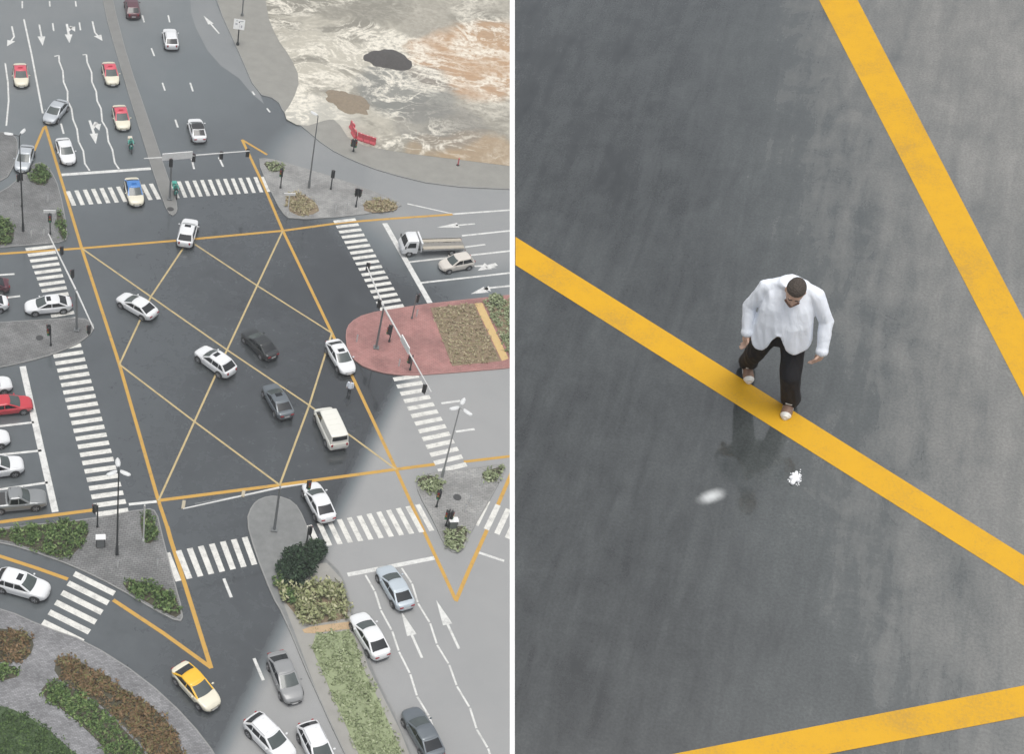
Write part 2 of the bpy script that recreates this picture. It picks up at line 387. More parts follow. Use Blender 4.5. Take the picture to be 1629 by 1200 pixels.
# ------------------------------------------------------------------ markings
def strip(bm, px, wd, z):
    pts = [G(x, y, z) for x, y in px]; L, Rr = [], []
    for i, p in enumerate(pts):
        d = Vector((0, 0, 0))
        if i: d += (p-pts[i-1]).normalized()
        if i < len(pts)-1: d += (pts[i+1]-p).normalized()
        d.normalize(); n = Vector((-d.y, d.x, 0))*wd/2
        L.append(bm.verts.new(p+n)); Rr.append(bm.verts.new(p-n))
    for i in range(len(pts)-1): bm.faces.new((L[i], L[i+1], Rr[i+1], Rr[i]))
def arrow(bm, px, wd, z, hl, hw):
    pts = [G(x, y, z) for x, y in px]; d = (pts[-1]-pts[-2]).normalized(); n = Vector((-d.y, d.x, 0))
    base = pts[-1]-d*hl; L, Rr = [], []
    ptsb = pts[:-1]+[base]
    for i, p in enumerate(ptsb):
        e = (ptsb[min(i+1, len(ptsb)-1)]-ptsb[max(i-1, 0)]).normalized(); m = Vector((-e.y, e.x, 0))*wd/2
        L.append(bm.verts.new(p+m)); Rr.append(bm.verts.new(p-m))
    for i in range(len(ptsb)-1): bm.faces.new((L[i], L[i+1], Rr[i+1], Rr[i]))
    ngon(bm, [base+n*hw/2, pts[-1], base-n*hw/2])
bm = bmesh.new(); Z1 = .006
strip(bm, [(72, 200), (130, 395), (190, 580), (252, 797), (268, 845)], .32, Z1)
strip(bm, [(266, 838), (272, 860), (291, 920), (336, 1064)], .36, Z1+.001)
strip(bm, [(70, 202), (52, 245)], .3, Z1+.002)
strip(bm, [(385, 222), (420, 296), (450, 367), (528, 530), (630, 747), (668, 832), (725, 955)], .32, Z1)
strip(bm, [(725, 957), (744, 912), (775, 843), (800, 785), (830, 715)], .34, Z1+.001)
strip(bm, [(385, 222), (425, 246)], .3, Z1+.002)
struct('yellow_edge_marking', bm, YELLOW_P)
bm = bmesh.new(); Z2 = .010
strip(bm, [(-60, 408), (130, 395), (290, 382), (450, 367), (545, 354), (620, 348), (720, 341)], .34, Z2)
strip(bm, [(-60, 840), (8, 830), (148, 812)], .36, Z2); strip(bm, [(250, 797), (445, 772), (630, 747), (692, 739)], .36, Z2)
strip(bm, [(738, 735), (830, 724)], .32, Z2)
strip(bm, [(-60, 866), (8, 888), (60, 905), (108, 922)], .34, Z2); strip(bm, [(180, 955), (260, 1008), (336, 1063)], .34, Z2)
struct('yellow_edge_marking', bm, YELLOW_P)
bm = bmesh.new(); Z3 = .014
for l in ([(130, 395), (360, 556), (492, 645), (630, 747)], [(450, 367), (362, 555), (252, 797)], [(190, 580), (308, 670), (445, 772)],
          [(300, 382), (410, 455), (528, 530)], [(528, 530), (492, 645), (445, 772)], [(300, 382), (240, 472), (190, 580)]):
    strip(bm, l, .19, Z3); Z3 += .0015
struct('yellow_box_marking', bm, PALEY_P)
bm = bmesh.new(); zw = .006
strip(bm, [(98, 278), (240, 268)], .5, zw); strip(bm, [(612, 355), (684, 482)], .6, zw); strip(bm, [(36, 583), (62, 700), (88, 815)], .6, zw); strip(bm, [(553, 915), (692, 888)], .42, zw)
strip(bm, [(205, 803), (252, 798)], .3, zw)
q = lambda L, ox=0, oy=0, s=4.0: [(ox+x/s, oy+y/s) for x, y in L]
def dash_(p, wd=.16): strip(bm, p, wd, zw)
dash_([(38, 30), (50, 85), (68, 180)], .22); dash_(q([(33, 400), (50, 520), (55, 640), (40, 800)]), .2); dash_(q([(388, 785), (405, 850)]), .22)
for l in ([(142, 5), (142, 50)], [(335, 145), (342, 195)], [(505, 140), (512, 190)], [(905, 95), (918, 140)], [(1070, 95), (1080, 140)], [(963, 305), (982, 355)], [(1033, 525), (1050, 575)], [(315, 5), (318, 40)], [(480, 5), (485, 40)]): dash_(q(l), .2)
for l in ([(130, 525), (148, 580)], [(35, 760), (52, 810)], [(140, 1010), (155, 1075)], [(312, 1000), (340, 1060)], [(525, 580), (540, 603)], [(618, 688), (638, 713)]): dash_(q(l, 270), .22)
zz1 = q([(345, 357), (375, 350), (377, 390), (400, 450), (405, 520), (430, 580), (430, 640), (455, 690), (465, 760), (490, 820), (500, 900), (530, 960), (540, 1040), (570, 1085)])
zz2 = q([(525, 347), (550, 345), (555, 395), (583, 460), (585, 520), (612, 580), (618, 640), (643, 690), (650, 770), (680, 820), (690, 900), (715, 950), (730, 1035), (758, 1075)])
dash_(zz1[1:], .2); dash_(zz2[1:], .2); dash_(zz1[:2], .2); dash_(zz2[:2], .2)
zz3 = q([(150, 165), (205, 260), (240, 370), (305, 490), (345, 610), (410, 740), (450, 870), (520, 985), (555, 1090), (600, 1200), (640, 1290)], 540, 870, 3.636)
zz4 = q([(360, 125), (420, 215), (455, 330), (525, 445), (565, 570), (635, 685), (680, 810), (755, 935), (795, 1060), (860, 1170), (900, 1290)], 540, 870, 3.636)
for zz in (zz3, zz4):
    for a, b in zip(zz, zz[1:]):
        dash_([a, (a[0]*.06+b[0]*.94, a[1]*.06+b[1]*.94)], .17)
for l in ([(650, 417), (840, 396)], [(670, 450), (840, 431)], [(735, 375), (840, 364)], [(720, 340.5), (840, 332)]): dash_(l, .26)
dash_([(648, 324), (720, 340)], .18)
for l in ([(-40, 683), (54, 672)], [(-40, 728), (66, 717)], [(-40, 785), (76, 768)], [(-40, 440), (23, 436)], [(-40, 480), (32, 471)], [(702, 642), (732, 638)], [(725, 687), (755, 683)], [(356, 921), (368, 951)], [(404, 1048), (419, 1083)], [(438, 1043), (449, 1068)], [(760, 879), (802, 893)]): dash_(l, .26)
arrow(bm, q([(75, 165), (90, 232), (45, 292)]), .22, zw, 1.5, 1.1); arrow(bm, q([(250, 155), (262, 220), (272, 290)]), .22, zw, 2.4, 1.0)
arrow(bm, q([(425, 150), (436, 210), (442, 272)]), .3, zw, 2.2, 1.0); arrow(bm, q([(436, 195), (455, 165), (478, 200)]), .35, zw+.002, 1.3, .9)
arrow(bm, q([(588, 133), (604, 205), (652, 258)]), .22, zw, 1.5, 1.1)
arrow(bm, q([(570, 765), (595, 840), (610, 915)]), .3, zw, 2.2, 1.0); arrow(bm, q([(590, 815), (612, 775), (632, 830)]), .4, zw+.002, 1.4, 1.0)
arrow(bm, q([(862, 264), (740, 274), (620, 287)], 540, 290), .22, zw, 2.6, .9); dash_([(740, 393), (772, 389)], .24)
arrow(bm, q([(1000, 521), (930, 540), (880, 562)], 540, 290), .5, zw, 1.6, 1.2); arrow(bm, q([(860, 535), (930, 530), (1000, 545)], 540, 290), .25, zw+.002, .9, .7)
arrow(bm, q([(1100, 658), (930, 675), (910, 690), (835, 711)], 540, 290), .26, zw, 2., 1.0); arrow(bm, q([(905, 690), (940, 676), (965, 695)], 540, 290), .4, zw+.002, .8, .9)
arrow(bm, q([(478, 645), (355, 370)], 540, 870, 3.636), .22, zw, 2.6, .85); arrow(bm, q([(692, 592), (560, 310)], 540, 870, 3.636), .22, zw, 2.6, .85)
arrow(bm, q([(315, 212), (270, 160), (215, 97)], 270, 0), .22, .014, 2.4, .8)
struct('white_lane_marking', bm, WHITE_P)
def zebra(A0, A1, B0, B1, n, duty=.52):
    bm = bmesh.new(); a0, a1, b0, b1 = [G(*p, .012) for p in (A0, A1, B0, B1)]
    for k in range(n):
        t = k/(n-1); h = duty/2/(n-1); j = lambda: random.uniform(-.006, .006)
        s, e = t-h, t+h
        ngon(bm, [a0.lerp(b0, s+j()*0), a1.lerp(b1, s), a1.lerp(b1, e), a0.lerp(b0, e)])
    struct('zebra_crossing', bm, ZEBRA_P)
zebra((41, 397), (86, 392), (85, 513), (121, 507), 13)
zebra((82, 556), (129, 549), (153, 819), (204, 812), 22)
zebra((531, 353), (566, 349), (604, 492), (642, 486), 17)
zebra((626, 604), (666, 598), (697, 750), (742, 739), 13)
zebra((108, 304), (118, 327), (240, 292), (253, 317), 11, .5)
zebra((272, 289), (283, 315), (418, 281), (428, 305), 13, .48)
zebra((266, 880), (284, 925), (389, 855), (405, 899), 8, .52)
zebra((492, 836), (508, 871), (664, 803), (687, 845), 12, .5)
zebra((776, 797), (757, 836), (842, 824), (824, 864), 5, .5)
zebra((118, 913), (182, 945), (68, 990), (132, 1022), 6, .5)

# ------------------------------------------------------------------ planting
def leafmat(name, col, var=.35): return mat(name, col, .65, spec=.3, var=var, vscale=2.2)
LG = [leafmat('leaf_green', (.10, .165, .05)), leafmat('leaf_light', (.19, .26, .095)), leafmat('leaf_dark', (.055, .095, .034))]
LD = [leafmat('deep_green', (.026, .050, .026)), leafmat('deep_green_b', (.045, .080, .040)), leafmat('deep_green_c', (.020, .036, .020))]
LB = [leafmat('rust_leaf', (.21, .135, .07)), leafmat('olive_leaf', (.17, .155, .065)), leafmat('brown_leaf', (.15, .105, .055))]
LT = [leafmat('straw_leaf', (.46, .40, .26)), leafmat('straw_dark', (.34, .28, .17)), leafmat('straw_green', (.33, .31, .17))]
LS = [leafmat('sage_leaf', (.28, .33, .18)), leafmat('sage_light', (.38, .42, .26)), leafmat('sage_dark', (.21, .25, .13))]  # grey-greens lightened further to paint window glare
LY = [leafmat('grass_green', (.32, .34, .17)), leafmat('grass_pale', (.44, .43, .27)), leafmat('grass_deep', (.21, .23, .11))]  # grass colours lightened to paint window glare
def clump(bm, c, r, h, n, size, nm, up=.3):
    for _ in range(n):
        a = random.random()*6.283; rr = r*math.sqrt(random.random()); z = h*random.uniform(.15, 1)*(1-.45*(rr/r)**2)
        p = c+Vector((math.cos(a)*rr, math.sin(a)*rr, z))
        d = Vector((random.gauss(0, 1), random.gauss(0, 1), abs(random.gauss(0, 1))+up)).normalized()
        t = d.orthogonal().normalized(); t = Matrix.Rotation(random.random()*6.28, 3, d) @ t; b = d.cross(t)
        s = size*random.uniform(.6, 1.3)
        f = bm.faces.new([bm.verts.new(p+t*s), bm.verts.new(p+b*s*.45), bm.verts.new(p-t*s), bm.verts.new(p-b*s*.45)])
        f.material_index = random.choices(range(nm), (5, 3, 3)[:nm])[0]
def bed(px, mats, label, h=.4, dens=2.6, size=.17, soil=SOIL, rows=0, it=1, cn=15, cr=.45, cover=1.):
    pts = world_poly(px, it)
    bm = bmesh.new(); n = len(pts); inn = offset(pts, .08)
    a = [bm.verts.new((p.x, p.y, .10)) for p in pts]; b = [bm.verts.new((p.x, p.y, .15)) for p in inn]
    for i in range(n): bm.faces.new((a[i], a[(i+1) % n], b[(i+1) % n], b[i]))
    bm.faces.new(b); struct('planting_soil', bm, soil)
    x0, x1 = min(p.x for p in pts), max(p.x for p in pts); y0, y1 = min(p.y for p in pts), max(p.y for p in pts)
    bm = bmesh.new()
    if rows:
        e = (pts[1]-pts[0]).normalized()
        y = y0
        while y < y1:
            x = x0+random.random()*.2
            while x < x1:
                p = Vector((x+random.uniform(-.12, .12), y+random.uniform(-.1, .1), .14))
                if inside(p, inn) and random.random() < cover: clump(bm, p, cr, h*random.uniform(.7, 1.2), cn, size, len(mats))
                x += rows*.75
            y += rows
    else:
        A = (x1-x0)*(y1-y0)
        for _ in range(int(A*dens*2.6)):
            p = Vector((random.uniform(x0, x1), random.uniform(y0, y1), .14))
            if inside(p, inn):
                dn = noise.noise(p*.5)
                if random.random() < cover*(1.3+dn): clump(bm, p, cr*random.uniform(.6, 1.2), h*random.uniform(.6, 1.3)*(1+.5*dn), cn, size, len(mats))
    o = obj('shrub_bed', bm, mats); return tag(o, label, 'shrubs', kind='stuff')
bed([(46, 286), (57, 266), (74, 268), (80, 290), (62, 298)], LG, 'small green shrub bed at the tip of the upper left island', .7)
bed([(88, 338), (98, 337), (108, 378), (96, 382)], LG, 'narrow green shrub bed beside the upper left zebra crossing', .7)
bed([(-60, 348), (20, 349), (23, 385), (8, 391), (-60, 396)], LG, 'green shrub bed at the left edge of the upper left island', .6)
bed([(-60, 852), (8, 845), (100, 831), (139, 831), (141, 858), (108, 893), (60, 878), (8, 860)], LG, 'large green shrub bed on the lower left island', .4, 3.0)
bed([(221, 823), (240, 817), (251, 848), (242, 867), (228, 866)], LG, 'small green shrub bed beside the yellow line on the lower left island', .6)
bed([(188, 932), (216, 923), (278, 943), (291, 990), (244, 967)], LG, 'green hedge bed along the slip road on the lower left island', .6)
bed([(-40, 1000), (8, 1002), (38, 1006), (56, 1022), (48, 1046), (28, 1057), (-40, 1052)], LB, 'rust brown shrub bed at the left edge by the lower path', .35, 2.6)
bed([(-40, 1056), (25, 1062), (31, 1070), (24, 1083), (-40, 1088)], LG, 'small green bed below the rust brown bed at the left edge', .3)
bed([(92, 1040), (140, 1060), (190, 1094), (255, 1135), (288, 1180), (300, 1260), (262, 1230), (205, 1163), (140, 1108), (84, 1078)], LB, 'long rust brown shrub strip along the lower pavement', .22, 3.4)
bed([(82, 1080), (138, 1110), (203, 1166), (250, 1225), (255, 1270), (215, 1250), (160, 1185), (112, 1140), (60, 1106)], LG, 'long green shrub strip beside the rust brown strip', .2, 3.4)
bed([(-60, 1118), (8, 1124), (60, 1150), (120, 1200), (180, 1290), (-60, 1290)], [LG[2], LG[0], LG[2]], 'dark green lawn in the lower left corner', .12, 4.5, .12, mat('lawn_turf', (.06, .095, .04), .9, var=.3))
bed([(440, 945), (448, 925), (470, 938), (492, 930), (520, 926), (548, 935), (556, 985), (530, 990), (484, 998), (466, 975)], LY, 'tall pale grasses on the lower median behind the dark shrubs', .8, 2.2, .22, TANSOIL)
bed([(478, 1001), (536, 993), (560, 990), (566, 1003), (540, 1004), (486, 1012)], LT, 'narrow tan strip across the lower median', .05, .5, .08, mat('tan_earth', (.46, .33, .2), .9))
bed([(488, 1014), (540, 1006), (562, 1006), (570, 1040), (575, 1060), (600, 1110), (640, 1200), (670, 1290), (610, 1290), (560, 1180), (520, 1090)], LS, 'pale green planting along the lower median', .12, 2.4, .15, mat('pale_lawn', (.26, .30, .17), .9, var=.3, vscale=1))  # lawn and leaves paled to paint the window glare
bed([(661, 765), (680, 757), (698, 762), (706, 776), (698, 785), (682, 785), (668, 778)], LS, 'sage green shrub bed on the lower right island, left corner', .45)
bed([(766, 752), (800, 743), (803, 748), (786, 770), (768, 766)], LS, 'sage green shrub bed on the lower right island, right corner', .45)
bed([(706, 848), (724, 838), (744, 840), (740, 868), (723, 879), (708, 866)], LS, 'sage green shrub bed on the lower right island, bottom tip', .45)
bed([(684, 491), (753, 484), (797, 576), (719, 584)], LT, 'square bed of straw coloured plants in rows on the red median', .2, soil=TANSOIL, rows=.62, it=0, cn=12, cr=.26, size=.13)
bed([(754, 484), (767, 483), (809, 572), (798, 576)], LT, 'bare yellow sand strip across the red median', .05, .2, .08, mat('yellow_sand', (.56, .40, .18), .9), it=0)
bed([(770, 483), (900, 466), (900, 556), (812, 571)], LS, 'green shrub bed on the red median beyond the sand strip', .4, 1.8, .16, TANSOIL, it=0)
bed([(450, 312), (480, 309), (504, 324), (509, 341), (464, 346)], LT, 'straw brown shrub bed at the left of the upper right island', .4, 2.4, .16, TANSOIL)
bed([(577, 322), (608, 317), (634, 327), (630, 337), (580, 341)], LT, 'straw brown shrub bed at the right of the upper right island', .35, 2.0, .16, TANSOIL)
bed([(416, 257), (446, 261), (456, 271), (430, 276)], LS, 'sage green bed at the upper tip of the upper right island', .3, 1.8)
def shrub(px, r, h, mats, label, n=700, group='dark shrubs on the lower median'):
    c = G(*px); t = thing('shrub', label, 'shrub', (c.x, c.y, .11), 0, group)
    bm = bmesh.new()
    for k in range(5): tube(bm, (0, 0, 0), (random.uniform(-r, r)*.4, random.uniform(-r, r)*.4, h*.7), .035, .015, 6)
    obj('stem', bm, mat('bark', (.06, .045, .03), .9), t)
    bm = bmesh.new()
    for k in range(int(n/14)):
        a = random.random()*6.28; rr = r*.85*math.sqrt(random.random())
        p = Vector((math.cos(a)*rr, math.sin(a)*rr, h*.1+h*.55*(1-(rr/r)**2)*random.random()))
        clump(bm, p, r*.3, h*.4, 14, .17, len(mats))
    obj('foliage', bm, mats, t)
for p, r, h, l in (((492, 886), 1.25, 1.5, 'dark green shrub nearest the zebra crossing on the lower median'), ((468, 892), 1.1, 1.4, 'dark green shrub beside the paving on the lower median'),
                   ((480, 908), 1.2, 1.5, 'dark green shrub in the middle of the dark clump on the lower median'), ((464, 925), 1.15, 1.4, 'dark green shrub above the tall pale grasses'),
                   ((455, 908), .9, 1.1, 'dark green shrub at the road side of the dark clump'), ((503, 878), .9, 1.2, 'small dark green shrub at the right end of the dark clump')):
    shrub(p, r, h, LD, l, 1100)
shrub((447, 928), .75, .9, LG, 'bright green leafy shrub by the kerb below the dark clump', 350, 'green shrubs at the median kerb')
shrub((460, 952), .8, .9, LG, 'bright green leafy shrub by the kerb beside the tall grasses', 350, 'green shrubs at the median kerb')
shrub((788, 482), .9, 1.0, LS, 'rounded green shrub on the red median by the traffic lane', 500, None)

# ------------------------------------------------------------------ vehicles
def interp(x, xs, ys):
    if x <= xs[0]: return ys[0]
    for a, b, c, d in zip(xs, xs[1:], ys, ys[1:]):
        if x <= b:
            t = (x-a)/(b-a); return c+(d-c)*t
    return ys[-1]
KIND = {
 # half-length, half-width, belt stations (x, top z, width factor), glasshouse: base x rear/front, roof x rear/front, base z, roof z
 'sedan': dict(L=2.38, W=.93, st=[(-2.38, .70, .52), (-2.34, .84, .66), (-2.24, .94, .79), (-2.05, .985, .88), (-1.5, .99, .97), (-.6, .95, 1), (.6, .94, 1), (1.15, .93, .985), (1.7, .87, .94), (2.05, .78, .85), (2.22, .70, .75), (2.33, .60, .60), (2.38, .50, .46)],
               gb=(-2.02, 1.28), gr=(-1.08, .22), z0=.92, z1=1.43, wr=1.42, wf=1.42, R=.33, split=-.28),
 'suv': dict(L=2.35, W=.95, st=[(-2.35, .82, .56), (-2.30, .96, .72), (-2.18, 1.04, .85), (-1.9, 1.07, .94), (-1.0, 1.07, 1), (.5, 1.05, 1), (1.05, 1.04, .985), (1.6, 1.0, .945), (2.0, .93, .87), (2.2, .83, .76), (2.31, .72, .62), (2.35, .62, .50)],
             gb=(-2.18, 1.18), gr=(-1.55, .26), z0=1.03, z1=1.62, wr=1.42, wf=1.45, R=.37, split=-.35),
 'hatch': dict(L=1.98, W=.85, st=[(-1.98, .75, .62), (-1.93, .92, .78), (-1.8, .98, .89), (-1.6, 1.0, .97), (-.6, .98, 1), (.6, .96, 1), (1.0, .95, .99), (1.45, .90, .92), (1.75, .80, .82), (1.9, .68, .68), (1.98, .55, .5)],
               gb=(-1.85, 1.02), gr=(-1.45, .22), z0=.95, z1=1.53, wr=1.2, wf=1.25, R=.3, split=-.35),
 'van': dict(L=2.6, W=.98, st=[(-2.6, .8, .9), (-2.55, 1.05, .96), (-2.0, 1.12, 1), (1.4, 1.12, 1), (1.9, 1.10, .98), (2.3, 1.02, .93), (2.5, .85, .86), (2.6, .62, .76)],
             gb=(-2.52, 2.05), gr=(-2.4, 1.25), z0=1.08, z1=1.98, wr=1.55, wf=1.7, R=.34, split=.35),
 'pickup': dict(L=2.55, W=.94, st=[(-2.55, .95, .90), (-2.5, 1.05, .95), (-.9, 1.08, .99), (.0, 1.06, 1), (1.15, 1.05, .99), (1.7, 1.02, .97), (2.2, .95, .9), (2.45, .82, .82), (2.55, .66, .72)],
                gb=(-.85, 1.2), gr=(-.7, .45), z0=1.04, z1=1.7, wr=1.5, wf=1.55, R=.38, split=.12),
}
def make_car(name, kind, paint, roof=None, label='', cat='car', loc=(0, 0, 0), rot=0, group=None, sunroof=False, taxi=False, rails=False, darkroof=False, scale=1.0):
    K = KIND[kind]; t = thing(name, label, cat, loc, rot, group)
    L, W, R = K['L'], K['W'], K['R']; xs = [s[0] for s in K['st']]; zs = [s[1] for s in K['st']]; ws = [s[2] for s in K['st']]
    zt = lambda x: interp(x, xs, zs); hw = lambda x: W*interp(x, xs, ws)
    crown = .035
    # body shell
    X = sorted(set([x for x in xs]+[-L+2*L*i/36 for i in range(37)]))
    bm = bmesh.new(); rings = []
    for x in X:
        h, z = hw(x), zt(x); zb = .24+.14*max(0, abs(x)/L-.82)/.18
        half = [(h*.80, zb), (h*.955, zb+.07), (h*.985, zb+.5*(z-zb)*.7), (h, zb+.62*(z-zb)), (h*.985, z-.09), (h*.93, z-.03), (h*.84, z), (h*.5, z+crown*.75)]
        ring = [Vector((x, y, zz)) for y, zz in half]+[Vector((x, 0, z+crown))]+[Vector((x, -y, zz)) for y, zz in half[::-1]]
        rings.append(ring)
    loft(bm, rings); obj('body', bm, paint, t, True, 50)
    # glasshouse
    (br, bf), (rr, rf), z0, z1 = K['gb'], K['gr'], K['z0'], K['z1']
    wb, wt = W*.90, W*.76
    if kind == 'van': wt = W*.84
    if kind == 'pickup': wt = W*.74
    bulge = .13 if kind != 'van' else .08
    def gx(front, t_, y, hwid):
        b, r = (bf, rf) if front else (br, rr)
        e = b+(r-b)*t_; c = bulge*(y/hwid)**2*(1 if front else .6)
        return e-c if front else e+c
    gw = lambda t_: wb+(wt-wb)*t_
    gz = lambda t_: z0+(z1-.05-z0)*t_
    def gring(t_, inset=1., zadd=0, n=9):
        h = gw(min(t_, 1))*inset; pts = []
        for i in range(n): y = -h+2*h*i/(n-1); pts.append(Vector((gx(True, t_, y, h) if inset == 1 else gx(True, 1, y, h)-(1-inset)*.5, y, gz(t_)+zadd)))
        xa, xb = gx(True, min(t_, 1), h, h), gx(False, min(t_, 1), h, h)
        for i in range(1, 6): f = i/6; pts.append(Vector((xa+(xb-xa)*f, h+(.03*math.sin(math.pi*f)*inset), gz(t_)+zadd)))
        for i in range(n): y = h-2*h*i/(n-1); pts.append(Vector((gx(False, t_, y, h) if inset == 1 else gx(False, 1, y, h)+(1-inset)*.5, y, gz(t_)+zadd)))
        for i in range(1, 6): f = i/6; pts.append(Vector((xb+(xa-xb)*f, -h-(.03*math.sin(math.pi*f)*inset), gz(t_)+zadd)))
        return pts
    bm = bmesh.new(); loft(bm, [gring(-.12), gring(0), gring(.5), gring(1.)]); obj('pillar_frame', bm, (roof or paint), t, True, 40)
    bm = bmesh.new(); loft(bm, [gring(1., 1.0, .002), gring(1., .965, .03), gring(1., .85, .055), gring(1., .5, .075), gring(1., .15, .08)]); obj('roof', bm, BLACK if darkroof else (roof or paint), t, True, 50)
    if sunroof:
        bm = bmesh.new(); cx_ = (rf+rr)/2+.28*(rf-rr)
        a_, b_ = .34, .22
        box(bm, (cx_, 0, gz(1)+.078), (b_*2, a_*2, .022), None, .006); obj('sunroof', bm, GLASSD, t)
    # panes
    def pane(front, ta, tb, m, nm, f=.86):
        bm = bmesh.new(); rows = []
        for k in range(5):
            t_ = ta+(tb-ta)*k/4; h = gw(t_)*f
            rows.append([Vector((gx(front, t_, -h+2*h*i/8, gw(t_))+(.014 if front else -.014), -h+2*h*i/8, gz(t_)+.012)) for i in range(9)])
        grid_patch(bm, rows); obj(nm, bm, m, t, True)
    pane(True, .06, .93, GLASSW, 'windscreen')
    pane(False, .10 if kind != 'van' else .38, .92, GLASSD, 'rear_window')
    sp = K['split']
    for s in (-1, 1):
        def side(xa, xb, nm='side_window', ta=.10, tb=.88):
            bm = bmesh.new(); rows = []
            for k in range(4):
                t_ = ta+(tb-ta)*k/3; h = gw(t_); fx = gx(True, t_, h, h)-.12; rx = gx(False, t_, h, h)+.14
                x0 = rx if xa is None else xa; x1 = fx if xb is None else xb
                if x1 < x0+.05: x1 = x0+.05
                rows.append([Vector((x0+(x1-x0)*i/5, s*(h+.03*math.sin(math.pi*max(0, min(1, (x0+(x1-x0)*i/5-rx+.14)/(fx-rx+.26))))+.010), gz(t_))) for i in range(6)])
            grid_patch(bm, rows); obj(nm, bm, GLASSD, t, True)
        side(sp+.04, None)
        if kind == 'van': side(-1.0, sp-.04) if False else None
        elif kind == 'pickup': side(None, sp-.04)
        elif kind == 'suv': side(-1.15, sp-.04); side(None, -1.22)
        else: side(None, sp-.04)
        bm = bmesh.new(); xm = gx(True, .1, 0, 1)-.42; ym = s*(W+.10)
        box(bm, (xm, ym, z0+.08), (.14, .2, .14), None, .04); obj('wing_mirror', bm, paint, t, True)
        # lamps
        xl = L-.17; bm = bmesh.new(); h = hw(xl)
        rows = [[Vector((xl-.16+.30*i/4, s*(hw(xl-.16+.30*i/4)*(.60+.33*j/3)), zt(xl-.16+.30*i/4)-.02-.10*(j/3)**2+.028)) for j in range(4)] for i in range(5)]
        grid_patch(bm, rows); obj('headlight', bm, HEADL, t, True)
        bm = bmesh.new(); xr_ = -L+.03
        box(bm, (xr_, s*hw(xr_+.05)*.78, zt(xr_+.08)-.13), (.09, .36 if kind == 'sedan' else .2, .14 if kind == 'sedan' else .3), None, .03); obj('tail_light', bm, TAILL, t, True)
        for x in (K['wf'], -K['wr']):
            bm = bmesh.new(); tube(bm, (x, s*(W-.30), R+.01), (x, s*(W-.012+.02), R+.01), R+.075, n=28); obj('wheel_arch', bm, BLACK, t)
            bm = bmesh.new(); ro = [(-.20, R-.03), (-.17, R), (.0, R), (.035, R-.03), (.035, R*.68)]
            loft(bm, [[Vector((x+math.cos(a*2*math.pi/24)*r, s*(W-.0+y), R+math.sin(a*2*math.pi/24)*r)) for a in range(24)] for y, r in ro]); wl = obj('wheel', bm, RUBBER, t, True)
            bm = bmesh.new()
            tube(bm, (x, s*(W-.05), R), (x, s*(W+.036), R), R*.18, n=12)
            for k in range(5):
                a = k*2*math.pi/5; d = Vector((math.cos(a), 0, math.sin(a)))
                tube(bm, Vector((x, s*(W+.03), R)), Vector((x, s*(W+.030), R))+d*R*.66, .045, .035, 6)
            loft(bm, [[Vector((x+math.cos(a*2*math.pi/24)*r, s*(W+y), R+math.sin(a*2*math.pi/24)*r)) for a in range(24)] for y, r in ((.036, R*.70), (.045, R*.66), (.03, R*.60))], cap=False)
            obj('rim', bm, ALLOY, wl, True)
    # bonnet and boot shut lines, bumpers, grille, plates
    bm = bmesh.new(); xa = bf+.03; xb = L-.22
    rows = [[Vector((xa+(xb-xa)*i/8, hw(xa+(xb-xa)*i/8)*.80*(-1+2*j/8), zt(xa+(xb-xa)*i/8)+crown*(1-(abs(-1+2*j/8)*.8)**2)+.012)) for j in range(9)] for i in range(9)]
    grid_patch(bm, rows); obj('bonnet', bm, paint, t, True)
    if kind == 'sedan':
        bm = bmesh.new(); xa, xb = -L+.12, br-.02
        rows = [[Vector((xa+(xb-xa)*i/5, hw(xa+(xb-xa)*i/5)*.78*(-1+2*j/6), zt(xa+(xb-xa)*i/5)+crown*(1-(abs(-1+2*j/6)*.78)**2)+.012)) for j in range(7)] for i in range(6)]
        grid_patch(bm, rows); obj('boot_lid', bm, paint, t, True)
    if kind == 'pickup':
        bm = bmesh.new(); box(bm, (-1.68, 0, 1.098), (1.45, W*1.55, .03), None, .01); obj('bed_cover', bm, mat('bed_cover_dark', (.05, .05, .05), .6), t)
    bm = bmesh.new(); box(bm, (L-.045, 0, .50), (.08, W*.95, .17), None, .02); obj('grille', bm, BLACK, t)
    bm = bmesh.new(); box(bm, (L+.005, 0, .36), (.02, .5, .11)); obj('number_plate', bm, PLATE, t)
    bm = bmesh.new(); box(bm, (-L-.0, 0, .62), (.02, .5, .12)); obj('number_plate', bm, PLATE, t)
    bm = bmesh.new(); box(bm, (-L+.03, 0, .36), (.07, W*1.25, .16), None, .02); obj('bumper_trim', bm, BLACK, t)
    bm = bmesh.new(); box(bm, (L-.06, 0, .30), (.10, W*1.25, .12), None, .02); obj('bumper_trim', bm, BLACK, t)
    bm = bmesh.new()
    box(bm, (0, 0, .27), (L*1.72, W*1.5, .1)); obj('underbody', bm, BLACK, t)
    if rails:
        for s in (-1, 1):
            bm = bmesh.new(); tube(bm, (rr+.15, s*wt*.93, gz(1)+.085), (rf-.25, s*wt*.93, gz(1)+.085), .022, n=8); obj('roof_rail', bm, ALLOY, t)
    if taxi:
        bm = bmesh.new(); box(bm, ((rr+rf)/2+.1, 0, gz(1)+.15), (.16, .55, .13), None, .03); obj('taxi_sign', bm, roof or paint, t)
    if kind == 'van':
        bm = bmesh.new()
        for x in (-1.6, -.9, -.2, .5): box(bm, (x, 0, gz(1)+.083), (.05, W*1.25, .018), None, .006)
        obj('roof_rib', bm, paint, t)
    return t
def place(rear, front, z=.7):
    a, b = G(*rear, z), G(*front, z); d = b-a; c = (a+b)/2
    return (c.x, c.y, 0), math.atan2(d.y, d.x)
